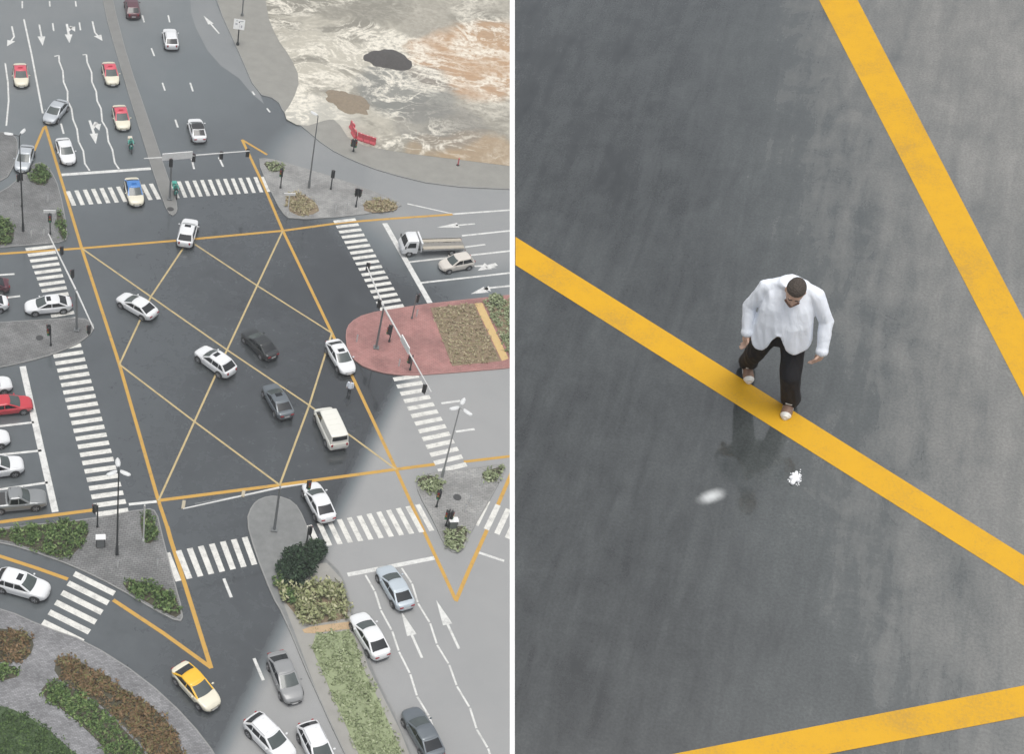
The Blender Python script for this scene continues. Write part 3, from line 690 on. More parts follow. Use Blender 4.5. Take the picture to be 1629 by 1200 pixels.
def car(name, kind, paint, rear, front, label, cat='car', group='cars at the junction', **kw):
    loc, rz = place(rear, front); return make_car(name, kind, paint, label=label, cat=cat, loc=loc, rot=rz, group=group, **kw)
TG = 'taxis at the junction'
car('taxi', 'sedan', CREAM, (31, 98), (35, 139), 'cream taxi with red roof in the far left lane', 'taxi', TG, roof=ROOFRED, taxi=True)
car('taxi', 'sedan', CREAM, (171, 96), (181, 136), 'cream taxi with red roof beside the median, the farther one', 'taxi', TG, roof=ROOFRED, taxi=True)
car('taxi', 'sedan', CREAM, (188, 165), (198, 207), 'cream taxi with red roof right behind the delivery scooter', 'taxi', TG, roof=ROOFRED, taxi=True)
car('taxi', 'sedan', CREAM, (208, 281), (219, 327), 'cream taxi with blue roof standing on the upper zebra crossing', 'taxi', TG, roof=ROOFBLUE, taxi=True)
car('taxi', 'sedan', CREAM, (285, 1062), (340, 1122), 'cream taxi with yellow roof turning on the slip road at bottom', 'taxi', TG, roof=ROOFYEL)
car('car', 'sedan', SILVER, (104, 158), (73, 195), 'silver sedan cutting across lanes at the yellow tip')
car('car', 'sedan', SILVER, (45, 231), (33, 271), 'pale silver sedan beside the upper left island tip')
car('car', 'sedan', WHITE, (97, 217), (112, 262), 'white sedan waiting at the upper left stop line')
car('car', 'suv', MAROON, (213, 26), (208, -2), 'dark maroon car driving away at the top of the frame')
car('car', 'suv', WHITE, (275, 82), (268, 40), 'white hatchback driving away on the upper road', rails=True)
car('car', 'sedan', WHITE, (319, 226), (308, 185), 'white sedan with dark glass roof on the upper road', darkroof=True)
car('car', 'suv', WHITE, (292, 393), (305, 346), 'white car with sunroof crossing the upper edge of the yellow box', sunroof=True)
car('car', 'sedan', WHITE, (243, 500), (193, 471), 'white sedan at the left of the yellow box')
car('car', 'suv', WHITE, (368, 593), (317, 556), 'white car with sunroof near the centre of the yellow box', sunroof=True)
car('car', 'sedan', DARK, (438, 570), (389, 522), 'black sedan near the centre of the yellow box')
car('car', 'sedan', GREY, (456, 661), (428, 612), 'dark grey sedan with sunroof beside the white van', sunroof=True)
car('car', 'sedan', WHITE, (526, 540), (558, 594), 'white sedan with sunroof next to the red median tip', sunroof=True)
car('van', 'van', WARM, (541, 714), (511, 648), 'white panel van with ribbed roof in the yellow box', 'van', None)
car('car', 'sedan', WHITE, (521, 824), (493, 771), 'white sedan leaving the lower zebra crossing')
car('car', 'sedan', WHITE, (115, 481), (38, 488), 'white sedan with sunroof on the left zebra crossing', sunroof=True)
car('car', 'sedan', RED, (-26, 648), (48, 640), 'red sedan waiting at the left stop line')
car('car', 'suv', WHITE, (-44, 748), (35, 738), 'white car second in the left waiting lanes from the bottom')
car('pickup_truck', 'pickup', GREYB, (-16, 800), (69, 792), 'grey pickup with dark bed cover at the left stop line', 'pickup truck', None)
car('car', 'sedan', WHITE, (-58, 620), (16, 608), 'white car cut off above the red sedan')
car('car', 'sedan', WHITE, (-64, 704), (11, 694), 'white car cut off below the red sedan')
car('car', 'sedan', WHITE, (60-48, 480), (-62, 488), 'white car cut off left of the zebra crossing')
car('car', 'sedan', MAROON, (12, 452), (-58, 460), 'dark red car cut off at the left edge')
car('car', 'suv', WHITE, (-2, 920), (72, 941), 'white car with sunroof on the lower left slip road', sunroof=True)
car('car', 'hatch', BEIGE, (752, 413), (700, 423), 'beige hatchback waiting in the right hand lanes')
car('car', 'sedan', ICE, (645, 962), (612, 905), 'pale blue silver sedan at the lower stop line')
car('car', 'sedan', WHITE, (607, 1042), (569, 979), 'white sedan beside the lower median')
car('car', 'suv', WHITE, (398, 1143), (462, 1208), 'white car with roof rails at the bottom edge, nearest the yellow roofed taxi', rails=True)
car('car', 'suv', WHITE, (489, 1158), (522, 1226), 'white car with roof rails at the bottom edge beside the planted median', rails=True)
car('car', 'sedan', GHOST, (441, 1046), (467, 1108), 'grey sedan with bright headlights on the lower road')
car('car', 'sedan', GREY, (690, 1196), (656, 1136), 'dark grey sedan at the bottom beside the wavy lane line')

# flatbed recovery truck
def make_truck():
    loc, rz = place((738, 386), (640, 388), .8)
    a, b = G(737, 388, .9), G(637, 391, .9); d = b-a; rz = math.atan2(d.y, d.x); c = (a+b)/2
    t = thing('flatbed_truck', 'white cab recovery truck with empty two track flatbed at the stop line', 'truck', (c.x, c.y, 0), rz)
    Lt = d.length; xf = Lt/2; xr = -Lt/2
    bm = bmesh.new(); rings = []
    for x, z, h in ((xf-1.75, 2.15, .95), (xf-1.7, 2.2, .98), (xf-.85, 2.22, .98), (xf-.55, 2.12, .97), (xf-.2, 1.35, .97), (xf-.05, 1.15, .95), (xf, .95, .9)):
        rings.append([Vector((x, s*h*k, zz)) for s, k, zz in ((1, .96, .5), (1, 1, .9), (1, 1, min(z, 1.3)), (1, .9, z-.08), (1, .78, z), (-1, .78, z), (-1, .9, z-.08), (-1, 1, min(z, 1.3)), (-1, 1, .9), (-1, .96, .5))])
    loft(bm, rings); obj('cab', bm, WHITE, t, True, 40)
    bm = bmesh.new(); grid_patch(bm, [[Vector((xf-.20-.33*k/3+.02, y*.80*(1-.06*k), 1.38+.68*k/3+.03)) for y in (-1, -.5, 0, .5, 1)] for k in range(4)]); obj('windscreen', bm, GLASSD, t)
    for s in (-1, 1):
        bm = bmesh.new(); grid_patch(bm, [[Vector((x, s*(.99-.03*k), 1.3+.6*k/2)) for x in (xf-1.45, xf-.9, xf-.48-.1*k)] for k in range(3)]); obj('side_window', bm, GLASSD, t)
        bm = bmesh.new(); box(bm, (xf-.25, s*1.16, 1.5), (.12, .22, .34), None, .04); obj('wing_mirror', bm, BLACK, t)
        bm = bmesh.new(); box(bm, (xf-.0, s*.7, .85), (.08, .3, .18), None, .03); obj('headlight', bm, HEADL, t)
        bm = bmesh.new(); box(bm, ((xf-2.3+xr)/2, s*.62, .98), (xf-2.5-xr, .52, .06), None, .015); obj('track_plank', bm, mat('tan_deck_plank', (.42, .38, .31), .7, var=.2), t)
        bm = bmesh.new(); box(bm, ((xf-2.2+xr)/2, s*1.02, .95), (xf-2.2-xr, .07, .16), None, .015); obj('side_rail', bm, mat('grey_steel_rail', (.36, .36, .35), .5, .3), t)
        for x in (xf-.85, xr+1.5):
            bm = bmesh.new(); tube(bm, (x, s*.68, .4), (x, s*.96, .4), .4, n=24); wh = obj('wheel', bm, RUBBER, t)
            bm = bmesh.new(); tube(bm, (x, s*.93, .4), (x, s*.972, .4), .22, .18, 16); obj('rim', bm, ALLOY, wh)
    bm = bmesh.new()
    for s in (-1, 1): box(bm, ((xr+xf-1.0)/2, s*.42, .68), (xf-1.0-xr, .14, .2))
    for k in range(9): box(bm, (xr+.3+k*(xf-2.4-xr)/8, 0, .84), (.1, 2.0, .1))
    obj('chassis', bm, mat('chassis_steel', (.1, .1, .1), .6), t)
    bm = bmesh.new(); box(bm, ((xr+xf-2.4)/2, 0, .905), (xf-2.4-xr, .72, .02)); obj('deck_floor', bm, mat('worn_deck', (.22, .21, .19), .7, var=.3), t)
    bm = bmesh.new(); tube(bm, (xf-2.1, -1.05, .8), (xf-2.1, -1.05, 1.9), .07); tube(bm, (xf-2.1, 1.05, .8), (xf-2.1, 1.05, 1.9), .07); box(bm, (xf-2.1, 0, 1.9), (.2, 2.25, .16), None, .03); box(bm, (xf-2.1, 0, 1.4), (.06, 2.1, .8)); obj('headboard', bm, WHITE, t)
    for s in (-1, 1):
        bm = bmesh.new(); box(bm, (xr+.02, s*.9, .8), (.06, .22, .14)); obj('tail_light', bm, TAILL, t)
make_truck()

# ------------------------------------------------------------------ street furniture
def signal_head(parent, c, yaw, m=BLACK):
    bm = bmesh.new(); rot = Matrix.Rotation(yaw, 3, 'Z'); box(bm, c, (.24, .28, .92), rot, .03); box(bm, Vector(c)-rot @ Vector((.10, 0, 0)), (.03, .42, 1.04), rot)
    o = obj('signal_head', bm, m, parent)
    for k, (cc, nm) in enumerate((((.25, .02, .02), 'red'), ((.3, .17, .02), 'amber'), ((.02, .2, .08), 'green'))):
        bm = bmesh.new(); p = Vector(c)+rot @ Vector((.14, 0, .32-.32*k)); tube(bm, p, p+rot @ Vector((.03, 0, 0)), .11, n=14); obj('lens', bm, mat(nm+'_lens', cc, .2), o)
def mast(base, top, ends, signals, boards, label, yaw_to, armm=WPOLE, polem=POLE):
    b = G(*base); h = height_of(base, top); t = thing('signal_mast', label, 'traffic signal', (b.x, b.y, .1), 0, 'overhead signal masts')
    o = Vector((b.x, b.y, .1)); yt = G(*yaw_to); yaw = math.atan2(yt.y-b.y, yt.x-b.x)
    bm = bmesh.new(); tube(bm, (0, 0, 0), (0, 0, h), .13, .09, 14); box(bm, (0, 0, .08), (.55, .55, .16), None, .02); obj('pole', bm, polem, t, True)
    for e in ends:
        p = G(*e, h)-o; p.z = h-.1; bm = bmesh.new(); tube(bm, (0, 0, h-.15), p, .10, .06, 12); obj('arm', bm, armm, t, True)
    for s in signals:
        p = G(*s, h-.3)-o; signal_head(t, (p.x, p.y, h-.45), yaw)
    for (p0, p1, hh) in boards:
        a, c = G(*p0, h)-o, G(*p1, h)-o; d = (c-a); mid = (a+c)/2; rot = Matrix.Rotation(math.atan2(d.y, d.x), 3, 'Z')
        bm = bmesh.new(); box(bm, (mid.x, mid.y, h+.15), (d.length, .12, hh), rot, .02); obj('sign_board', bm, SIGNW, t)
    return t, h, o
mast((270, 318), (272, 250), [(229, 252), (397, 240)], [(272, 258), (308, 250), (352, 246), (394, 242)], [((258, 253), (306, 249), .9)], 'overhead signal mast on the upper median nose', (262, 120))
mast((122, 527), (118, 462), [(77, 372), (149, 523)], [(98, 398), (115, 435), (141, 524)], [], 'overhead signal mast on the left median, white arm over the zebra', (0, 480))
mast((598, 555), (609, 488), [(584, 425), (686, 624)], [(586, 424), (604, 483), (676, 618), (622, 523)], [((638, 540), (650, 562), .8)], 'overhead signal mast on the red median', (800, 440))
mast((436, 845), (446, 775), [(291, 810), (486, 770)], [(492, 772)], [], 'overhead signal mast on the lower median nose', (500, 1100))
mt_, mh_, mo_ = [o for o in bpy.data.objects if o.get('label', '').startswith('overhead signal mast on the lower')][0], height_of((436, 845), (446, 775)), None
for (p0, p1) in (((291, 810), (293, 797)), ((386, 791), (388, 781))):
    a = G(*p0, mh_)-Vector(mt_.location); c = G(*p1, mh_)-Vector(mt_.location); a.z = c.z = mh_-.1; bm = bmesh.new(); d = c-a
    box(bm, (a+c)/2, (d.length, .28, .12), Matrix.Rotation(math.atan2(d.y, d.x), 3, 'Z'), .02); obj('bracket', bm, mat('tan_bracket', (.42, .37, .27), .6), mt_)
a = G(310, 802, mh_)-Vector(mt_.location); c = G(376, 790, mh_)-Vector(mt_.location); a.z = c.z = mh_-.1; bm = bmesh.new(); tube(bm, a, c, .04); obj('stay_rod', bm, POLE, mt_)
# gantry frame plates at the ends of the lower arm
def lamp_post(base, top, heads, label, m=DPOLE, group='tall street lamps', hm=LAMPW):
    b = G(*base); h = height_of(base, top); o = Vector((b.x, b.y, .1)); t = thing('street_lamp', label, 'street lamp', o, 0, group)
    bm = bmesh.new(); tube(bm, (0, 0, 0), (0, 0, h), .10, .05, 12); tube(bm, (0, 0, 0), (0, 0, 1.1), .15, .14, 12); obj('pole', bm, m, t, True)
    for e in heads:
        p = G(*e, h)-o; p.z = h; d = p.normalized() if p.length else Vector((1, 0, 0)); d = Vector((p.x, p.y, 0)); L = d.length; d.normalize(); n = Vector((-d.y, d.x, 0))
        bm = bmesh.new(); tube(bm, (0, 0, h-.05), d*max(L-.7, .15)+Vector((0, 0, h+.05)), .05, .04, 8); obj('arm', bm, m, t)
        bm = bmesh.new(); c0 = d*max(L-.85, .1); rings = []
        for u, wd in ((0, .08), (.15, .17), (.5, .22), (.85, .18), (1., .06)):
            q0 = c0+d*u*.95+Vector((0, 0, h+.05)); rings.append([q0+n*wd+Vector((0, 0, -.02)), q0+n*wd*.6+Vector((0, 0, .09)), q0-n*wd*.6+Vector((0, 0, .09)), q0-n*wd+Vector((0, 0, -.02))])
        loft(bm, rings); obj('lamp_head', bm, hm, t, True, 60)
    return t
lamp_post((186, 884), (187, 750), [(187, 733), (171, 758), (206, 758)], 'tall dark street lamp with three white heads on the lower left island')
lamp_post((37, 369), (27, 217), [(8, 214), (39, 208)], 'tall dark street lamp with two heads on the upper left island')
lamp_post((703, 760), (737, 650), [(738, 637), (716, 653), (749, 662)], 'tall street lamp with three white heads on the lower right island', mat('pale_grey_steel', (.34, .35, .35), .5, .2))
lamp_post((491, 300), (504, 186), [(503, 184)], 'slim tall grey pole on the upper right island', POLE)
def sig_post(base, top, yaw_to, label, heads=2, m=DPOLE, board=False):
    b = G(*base); h = height_of(base, top); o = Vector((b.x, b.y, .1)); t = thing('signal_post', label, 'traffic signal', o, 0, 'signal posts on the islands')
    yt = G(*yaw_to); yaw = math.atan2(yt.y-b.y, yt.x-b.x)
    bm = bmesh.new(); tube(bm, (0, 0, 0), (0, 0, h), .07, n=10); tube(bm, (0, 0, 0), (0, 0, .25), .13, .1, 10); obj('pole', bm, m, t, True)
    for k in range(heads):
        a = yaw+k*math.pi*.55; signal_head(t, (math.cos(a)*.3, math.sin(a)*.3, h-.55), a)
    if board:
        bm = bmesh.new(); box(bm, (0, 0, h+.15), (1.3, .1, .35), Matrix.Rotation(R_(8), 3, 'Z'), .02); obj('sign_board', bm, SIGNW, t)
sig_post((80, 388-14), (80, 340), (80, 600), 'dark signal post below the white plate on the upper left island', 1, board=True)
sig_post((35, 330), (34, 278), (60, 200), 'dark twin signal post at the upper left island tip')
sig_post((81, 551), (79, 519), (0, 500), 'twin signal post on the left median')
sig_post((155, 840), (150, 806), (0, 780), 'signal post at the foot of the left zebra crossing', 1)
sig_post((446, 300), (450, 268), (400, 350), 'signal post beside the sage bed on the upper right island', 1)
sig_post((526, 302), (530, 274), (560, 200), 'signal post at the back of the upper right island', 1)
sig_post((566, 330), (571, 303), (700, 300), 'twin signal post near the right zebra on the upper right island')
sig_post((655, 508), (658, 470), (800, 420), 'slim signal post at the edge of the red median by the stop line', 1, POLE)
sig_post((619, 545), (621, 520), (500, 560), 'short signal post in the middle of the red median', 1)
sig_post((652, 590), (657, 566), (500, 600), 'short signal post by the lower edge of the red median', 1)
sig_post((694, 808), (697, 780), (640, 900), 'signal post beside the left sage bed on the lower right island', 1)
sig_post((709, 838), (712, 812), (640, 900), 'twin signal post in the middle of the lower right island')
sig_post((487, 868), (491, 842), (560, 800), 'signal post between the dark shrubs and the lower zebra crossing', 1)
sig_post((228, 862), (224, 806), (300, 900), 'slim pale post beside the small bed on the lower left island', 0, WPOLE)
sig_post((457, 342), (468, 312), (500, 400), 'pale sign post with white plate in the straw brown bed', 0, WPOLE, True)
def cabinet(px, label):
    c = G(*px); t = thing('utility_cabinet', label, 'cabinet', (c.x, c.y, .11), R_(10), None)
    bm = bmesh.new(); box(bm, (0, 0, .55), (.75, .5, 1.1), None, .03); obj('cabinet_body', bm, DPOLE, t)
    bm = bmesh.new(); box(bm, (0, 0, 1.14), (.85, .6, .08), None, .02); obj('cabinet_lid', bm, SIGNW, t)
    bm = bmesh.new(); box(bm, (.0, -.262, .55), (.62, .02, .95)); obj('door', bm, POLE, t)
cabinet((160, 870), 'grey utility cabinet with white lid on the lower left island')
cabinet((718, 842), 'dark utility cabinet beside the twin signal post on the lower right island')
def manhole(px, label):
    c = G(*px); bm = bmesh.new(); tube(bm, (0, 0, 0), (0, 0, .02), .38, n=24); tube(bm, (0, 0, .02), (0, 0, .028), .30, n=24); o = obj('manhole_cover', bm, mat('cast_iron', (.05, .05, .05), .6)); o.location = (c.x, c.y, .112); tag(o, label, 'manhole cover')
manhole((271, 334), 'dark round cover on the nose of the upper median'); manhole((63, 539), 'dark round cover on the left median paving'); manhole((727, 793), 'dark round cover on the lower right island paving')
def bollard(px, label, m=WPOLE):
    c = G(*px); t = thing('bollard', label, 'bollard', (c.x, c.y, .11), 0, 'pale bollards on the islands')
    bm = bmesh.new(); tube(bm, (0, 0, 0), (0, 0, .95), .07, n=10); obj('post', bm, m, t)
    bm = bmesh.new(); tube(bm, (0, 0, .95), (0, 0, 1.0), .07, .03, 10); obj('cap', bm, CHROME, t)
for p, l in (((50, 378), 'pale bollard on the upper left island by the zebra, left one'), ((70, 376), 'pale bollard on the upper left island by the zebra, right one'), ((21, 335), 'pale bollard left of the lamp on the upper left island'),
             ((76, 322), 'pale bollard near the shrub bed tip on the upper left island'), ((533, 338), 'pale bollard by the upper right zebra, left one'), ((551, 336), 'pale bollard by the upper right zebra, right one'),
             ((634, 584), 'pale bollard at the lower edge of the red median'), ((662, 505), 'pale bollard at the upper edge of the red median'), ((567, 545), 'pale bollard at the tip of the red median'),
             ((765, 775), 'pale bollard beside the right sage bed'), ((746, 802), 'pale bollard in the middle of the lower right paving'), ((738, 816), 'pale bollard lower in the lower right paving'),
             ((187, 905), 'pale bollard below the tall lamp on the lower left island'), ((250, 902), 'pale bollard near the kerb on the lower left island')): bollard(p, l)
# information board at the top of the footway
def info_board():
    a, b = G(372, 62, .1), G(374, 52, .1); base = G(378, 72); h = height_of((378, 72), (380, 35)); t = thing('notice_board', 'white notice board with grey panels on a post by the sandy plot', 'sign', (base.x, base.y, .1), R_(-3))
    bm = bmesh.new(); tube(bm, (0, 0, 0), (0, 0, h), .09, n=10); tube(bm, (0, 0, 0), (0, 0, .3), .22, .2, 10); obj('post', bm, DPOLE, t)
    bm = bmesh.new(); rot = Matrix.Rotation(R_(-22), 3, 'X'); box(bm, (0, -.12, h-.35), (1.45, .07, 1.3), rot, .02); bd = obj('board', bm, SIGNW, t)
    for x, z, sx, sz in ((-.33, .42, .2, .12), (.3, .42, .45, .12), (-.36, .02, .28, .2), (.1, -.18, .05, .55), (.34, -.25, .18, .34)):
        bm = bmesh.new(); p = Vector((0, -.12, h-.35))+rot @ Vector((x, -.042, z)); box(bm, p, (sx, .012, sz), rot); obj('panel_print', bm, mat('faded_print', (.38, .38, .4), .5), bd)
info_board()
b_ = G(385, 26); t = thing('light_pole', 'grey pole behind the white notice board at the top', 'pole', (b_.x, b_.y, .1), 0); bm = bmesh.new(); tube(bm, (0, 0, 0), (0, 0, 7), .1, .07); obj('pole', bm, POLE, t); bm = bmesh.new(); tube(bm, (0, 0, 0), (0, 0, .4), .2, .18); obj('base_collar', bm, POLE, t)
# red water-filled barriers
BAR = mat('red_barrier_plastic', (.58, .09, .11), .5, var=.2)
def barrier(p0, p1, label):
    a, b = G(*p0), G(*p1); c = (a+b)/2; d = b-a; t = thing('road_barrier', label, 'barrier', (c.x, c.y, .13), math.atan2(d.y, d.x), 'red barriers by the sandy plot')
    L = d.length*.94; bm = bmesh.new(); sec = [(-.25, 0), (-.25, .18), (-.1, .4), (-.08, .95), (.08, .95), (.1, .4), (.25, .18), (.25, 0)]
    loft(bm, [[Vector((x, y*(1 if abs(x) < L/2-.02 else .9), z)) for y, z in sec] for x in (-L/2, -L/2+.06, 0, L/2-.06, L/2)]); obj('barrier_body', bm, BAR, t)
    bm = bmesh.new(); tube(bm, (0, 0, .93), (0, 0, .99), .09, n=10); obj('filler_cap', bm, mat('pale_cap', (.65, .4, .4), .5), t)
for p0, p1, l in (((557, 203), (563, 211), 'red plastic barrier at the far end of the red row'), ((560, 212), (566, 222), 'red plastic barrier at the bend of the red row'), ((568, 222), (578, 226), 'red plastic barrier right of the bend in the red row'), ((578, 226), (588, 229), 'red plastic barrier second from the right end of the row'), ((588, 229), (597, 232), 'red plastic barrier at the right end of the row')): barrier(p0, p1, l)
sig_post((562, 242), (562, 222), (450, 250), 'dark twin signal post in front of the red barriers')
c = G(728, 264); t = thing('marker_post', 'red marker post at the edge of the sandy plot', 'post', (c.x, c.y, .13)); bm = bmesh.new(); tube(bm, (0, 0, 0), (0, 0, 1.0), .07); obj('post', bm, BAR, t); bm = bmesh.new(); tube(bm, (0, 0, 0), (0, 0, .06), .2, .16); obj('base', bm, RUBBER, t)

# ------------------------------------------------------------------ people
def remeshed(name, bm, m, parent, voxel, it=6):
    me = bpy.data.meshes.new('tmp'); bmesh.ops.recalc_face_normals(bm, faces=bm.faces[:]); bm.to_mesh(me); bm.free()
    o = bpy.data.objects.new('tmp', me); COL.objects.link(o)
    r = o.modifiers.new('r', 'REMESH'); r.mode = 'VOXEL'; r.voxel_size = voxel; r.use_smooth_shade = True
    s = o.modifiers.new('s', 'SMOOTH'); s.factor = .5; s.iterations = it
    dg = bpy.context.evaluated_depsgraph_get(); dg.update()
    out = bpy.data.meshes.new_from_object(o.evaluated_get(dg)); bpy.data.objects.remove(o); out.name = name
    out.materials.clear()
    for k in (m if isinstance(m, (list, tuple)) else [m]): out.materials.append(k)
    out.shade_smooth()
    return link(name, out, parent)
SKIN = mat('skin', (.54, .36, .275), .55, var=.08); HAIR = mat('dark_hair', (.075, .062, .052), .85, bump=.9, bscale=90)
def wrinkle(o, amp, f):
    me = o.data; ns = [v.normal.copy() for v in me.vertices]
    for v, n in zip(me.vertices, ns):
        p = v.co; q = Vector((p.x*f*1.3+p.z*f*.35, p.y*f, p.z*f*.28))
        d = 1-2*abs(noise.noise(q+Vector((3, 7, 1)))); e = noise.noise(q*2.3)
        v.co = p+n*amp*(d*.8-.35+e*.5)
    me.update(); return o
def ell(c, rx, ry, n=20, rot=None, ph=0):
    c = Vector(c); out = []
    for i in range(n):
        a = 2*math.pi*i/n; v = Vector((math.cos(a)*rx, math.sin(a)*ry, 0)); out.append(c+(rot @ v if rot else v))
    return out
def hand(bm, wr, dirv, side, s=1.0):
    """palm, four unequal curled fingers and a side thumb; dirv = hand direction, side = thumb-side direction"""
    d = Vector(dirv).normalized(); t = Vector(side); t = (t-d*t.dot(d)).normalized(); n = d.cross(t)
    wr = Vector(wr)
    capsule(bm, wr, wr+d*.055*s, .027*s, .034*s, 10, 3, (1, 1)); capsule(bm, wr+d*.03*s+t*.018*s, wr+d*.085*s+t*.022*s, .018*s, .017*s, 8, 3); capsule(bm, wr+d*.03*s-t*.018*s, wr+d*.08*s-t*.022*s, .018*s, .016*s, 8, 3)
    for k, (o, L) in enumerate(((.030, .068), (.011, .076), (-.009, .072), (-.028, .056))):
        p0 = wr+d*.088*s+t*o*s; p1 = p0+(d*.9+n*.35).normalized()*L*.5*s; p2 = p1+(d*.55+n*.85).normalized()*L*.5*s
        capsule(bm, p0, p1, .0095*s, .0088*s, 8, 3); capsule(bm, p1, p2, .0088*s, .0072*s, 8, 3)
    p0 = wr+d*.022*s+t*.03*s; p1 = p0+(d*.7+t*.75).normalized()*.036*s; p2 = p1+(d*.95+t*.15+n*.4).normalized()*.032*s
    capsule(bm, p0, p1, .0125*s, .011*s, 8, 3); capsule(bm, p1, p2, .011*s, .008*s, 8, 3)
def head(bm, c, s=1.0, rot=None):
    """skull with jaw, nose, ears and lips, facing -Y before rot"""
    rot = rot or Matrix.Identity(3); c = Vector(c); T = lambda x, y, z: c+rot @ (Vector((x, y, z))*s)
    rings = []
    for z, rx, ry, yo in ((-.118, .022, .02, -.052), (-.11, .038, .036, -.045), (-.085, .052, .058, -.028), (-.05, .063, .078, -.012), (-.01, .070, .089, -.002), (.03, .074, .096, .004), (.065, .070, .092, .008), (.095, .054, .074, .010), (.115, .030, .044, .010), (.121, .010, .015, .010)):
        rings.append([T(math.cos(a)*rx, math.sin(a)*ry+yo, z) for a in [2*math.pi*i/20 for i in range(20)]])
    loft(bm, rings)
    capsule(bm, T(0, -.092, .012), T(0, -.108, -.028), .009*s, .014*s, 8, 3)
    capsule(bm, T(-.020, -.085, -.066), T(.020, -.085, -.066), .008*s, .008*s, 8, 2)
    capsule(bm, T(-.036, -.082, .030), T(.036, -.082, .030), .010*s, .010*s, 8, 2)
    for sd in (-1, 1): capsule(bm, T(sd*.076, .005, .015), T(sd*.074, .005, -.028), .014*s, .011*s, 8, 3, (.7, 1.2))
    return T
def eyes(parent, T, s):
    for sd in (-1, 1):
        bm = bmesh.new(); bmesh.ops.create_uvsphere(bm, u_segments=12, v_segments=8, radius=.0115*s); bmesh.ops.translate(bm, vec=T(sd*.03, -.079, .008), verts=bm.verts[:]); obj('eye', bm, mat('eye_dark', (.05, .035, .03), .2), parent, True)
        bm = bmesh.new(); capsule(bm, T(sd*.016, -.092, .030), T(sd*.046, -.084, .028), .005*s, .004*s, 6, 2); obj('eyebrow', bm, HAIR, parent)

# --- walking man of the close view: stands on the upper road deck
SD, PD = 168.0, R_(48)
depth = FPX/SD; rM = ray(1215, 640); DP = CAM+rM*depth; rn = rM.normalized()
e1 = rn.orthogonal().normalized(); e2 = rn.cross(e1); best = (9, None)
for i in range(3600):
    th = i*math.pi/1800; wv = e1*math.cos(th)+e2*math.sin(th); u = -rn*math.sin(PD)+wv*math.cos(PD)
    q = proj(DP+u*.3); a = math.atan2(q[0]-1215, -(q[1]-640)); e = abs(a-R_(12.5))
    if e < best[0]: best = (e, u)
DZ = best[1].normalized(); DY = (rn-DZ*rn.dot(DZ)).normalized(); DX = DY.cross(DZ)
DM = Matrix((DX, DY, DZ)).transposed().to_4x4(); DM.translation = DP; DI = DM.inverted()
def D(px, py, z=0.0):
    d = ray(px, py); n = DZ; t = ((DP+DZ*z)-CAM).dot(n)/d.dot(n); return DI @ (CAM+d*t)
def deck_tone(nt, P):  # tone gets paler and rougher towards the right
    def hp(pa, pb, wd, tw):
        a, b, t = D(*pa), D(*pb), D(*tw); dr = (b-a).xy.normalized(); n = Vector((-dr.y, dr.x, 0))
        if (t-a).dot(n) < 0: n = -n
        dp = nt.nodes.new('ShaderNodeVectorMath'); dp.operation = 'DOT_PRODUCT'; nt.links.new(P, dp.inputs[0]); dp.inputs[1].default_value = n
        return maprange(nt, math_(nt, 'SUBTRACT', dp.outputs['Value'], a.dot(n)), -wd/2, wd/2)
    return math_(nt, 'ADD', math_(nt, 'MULTIPLY', hp((1250, 0), (1420, 1200), 4.2, (1600, 600)), .55), .20)
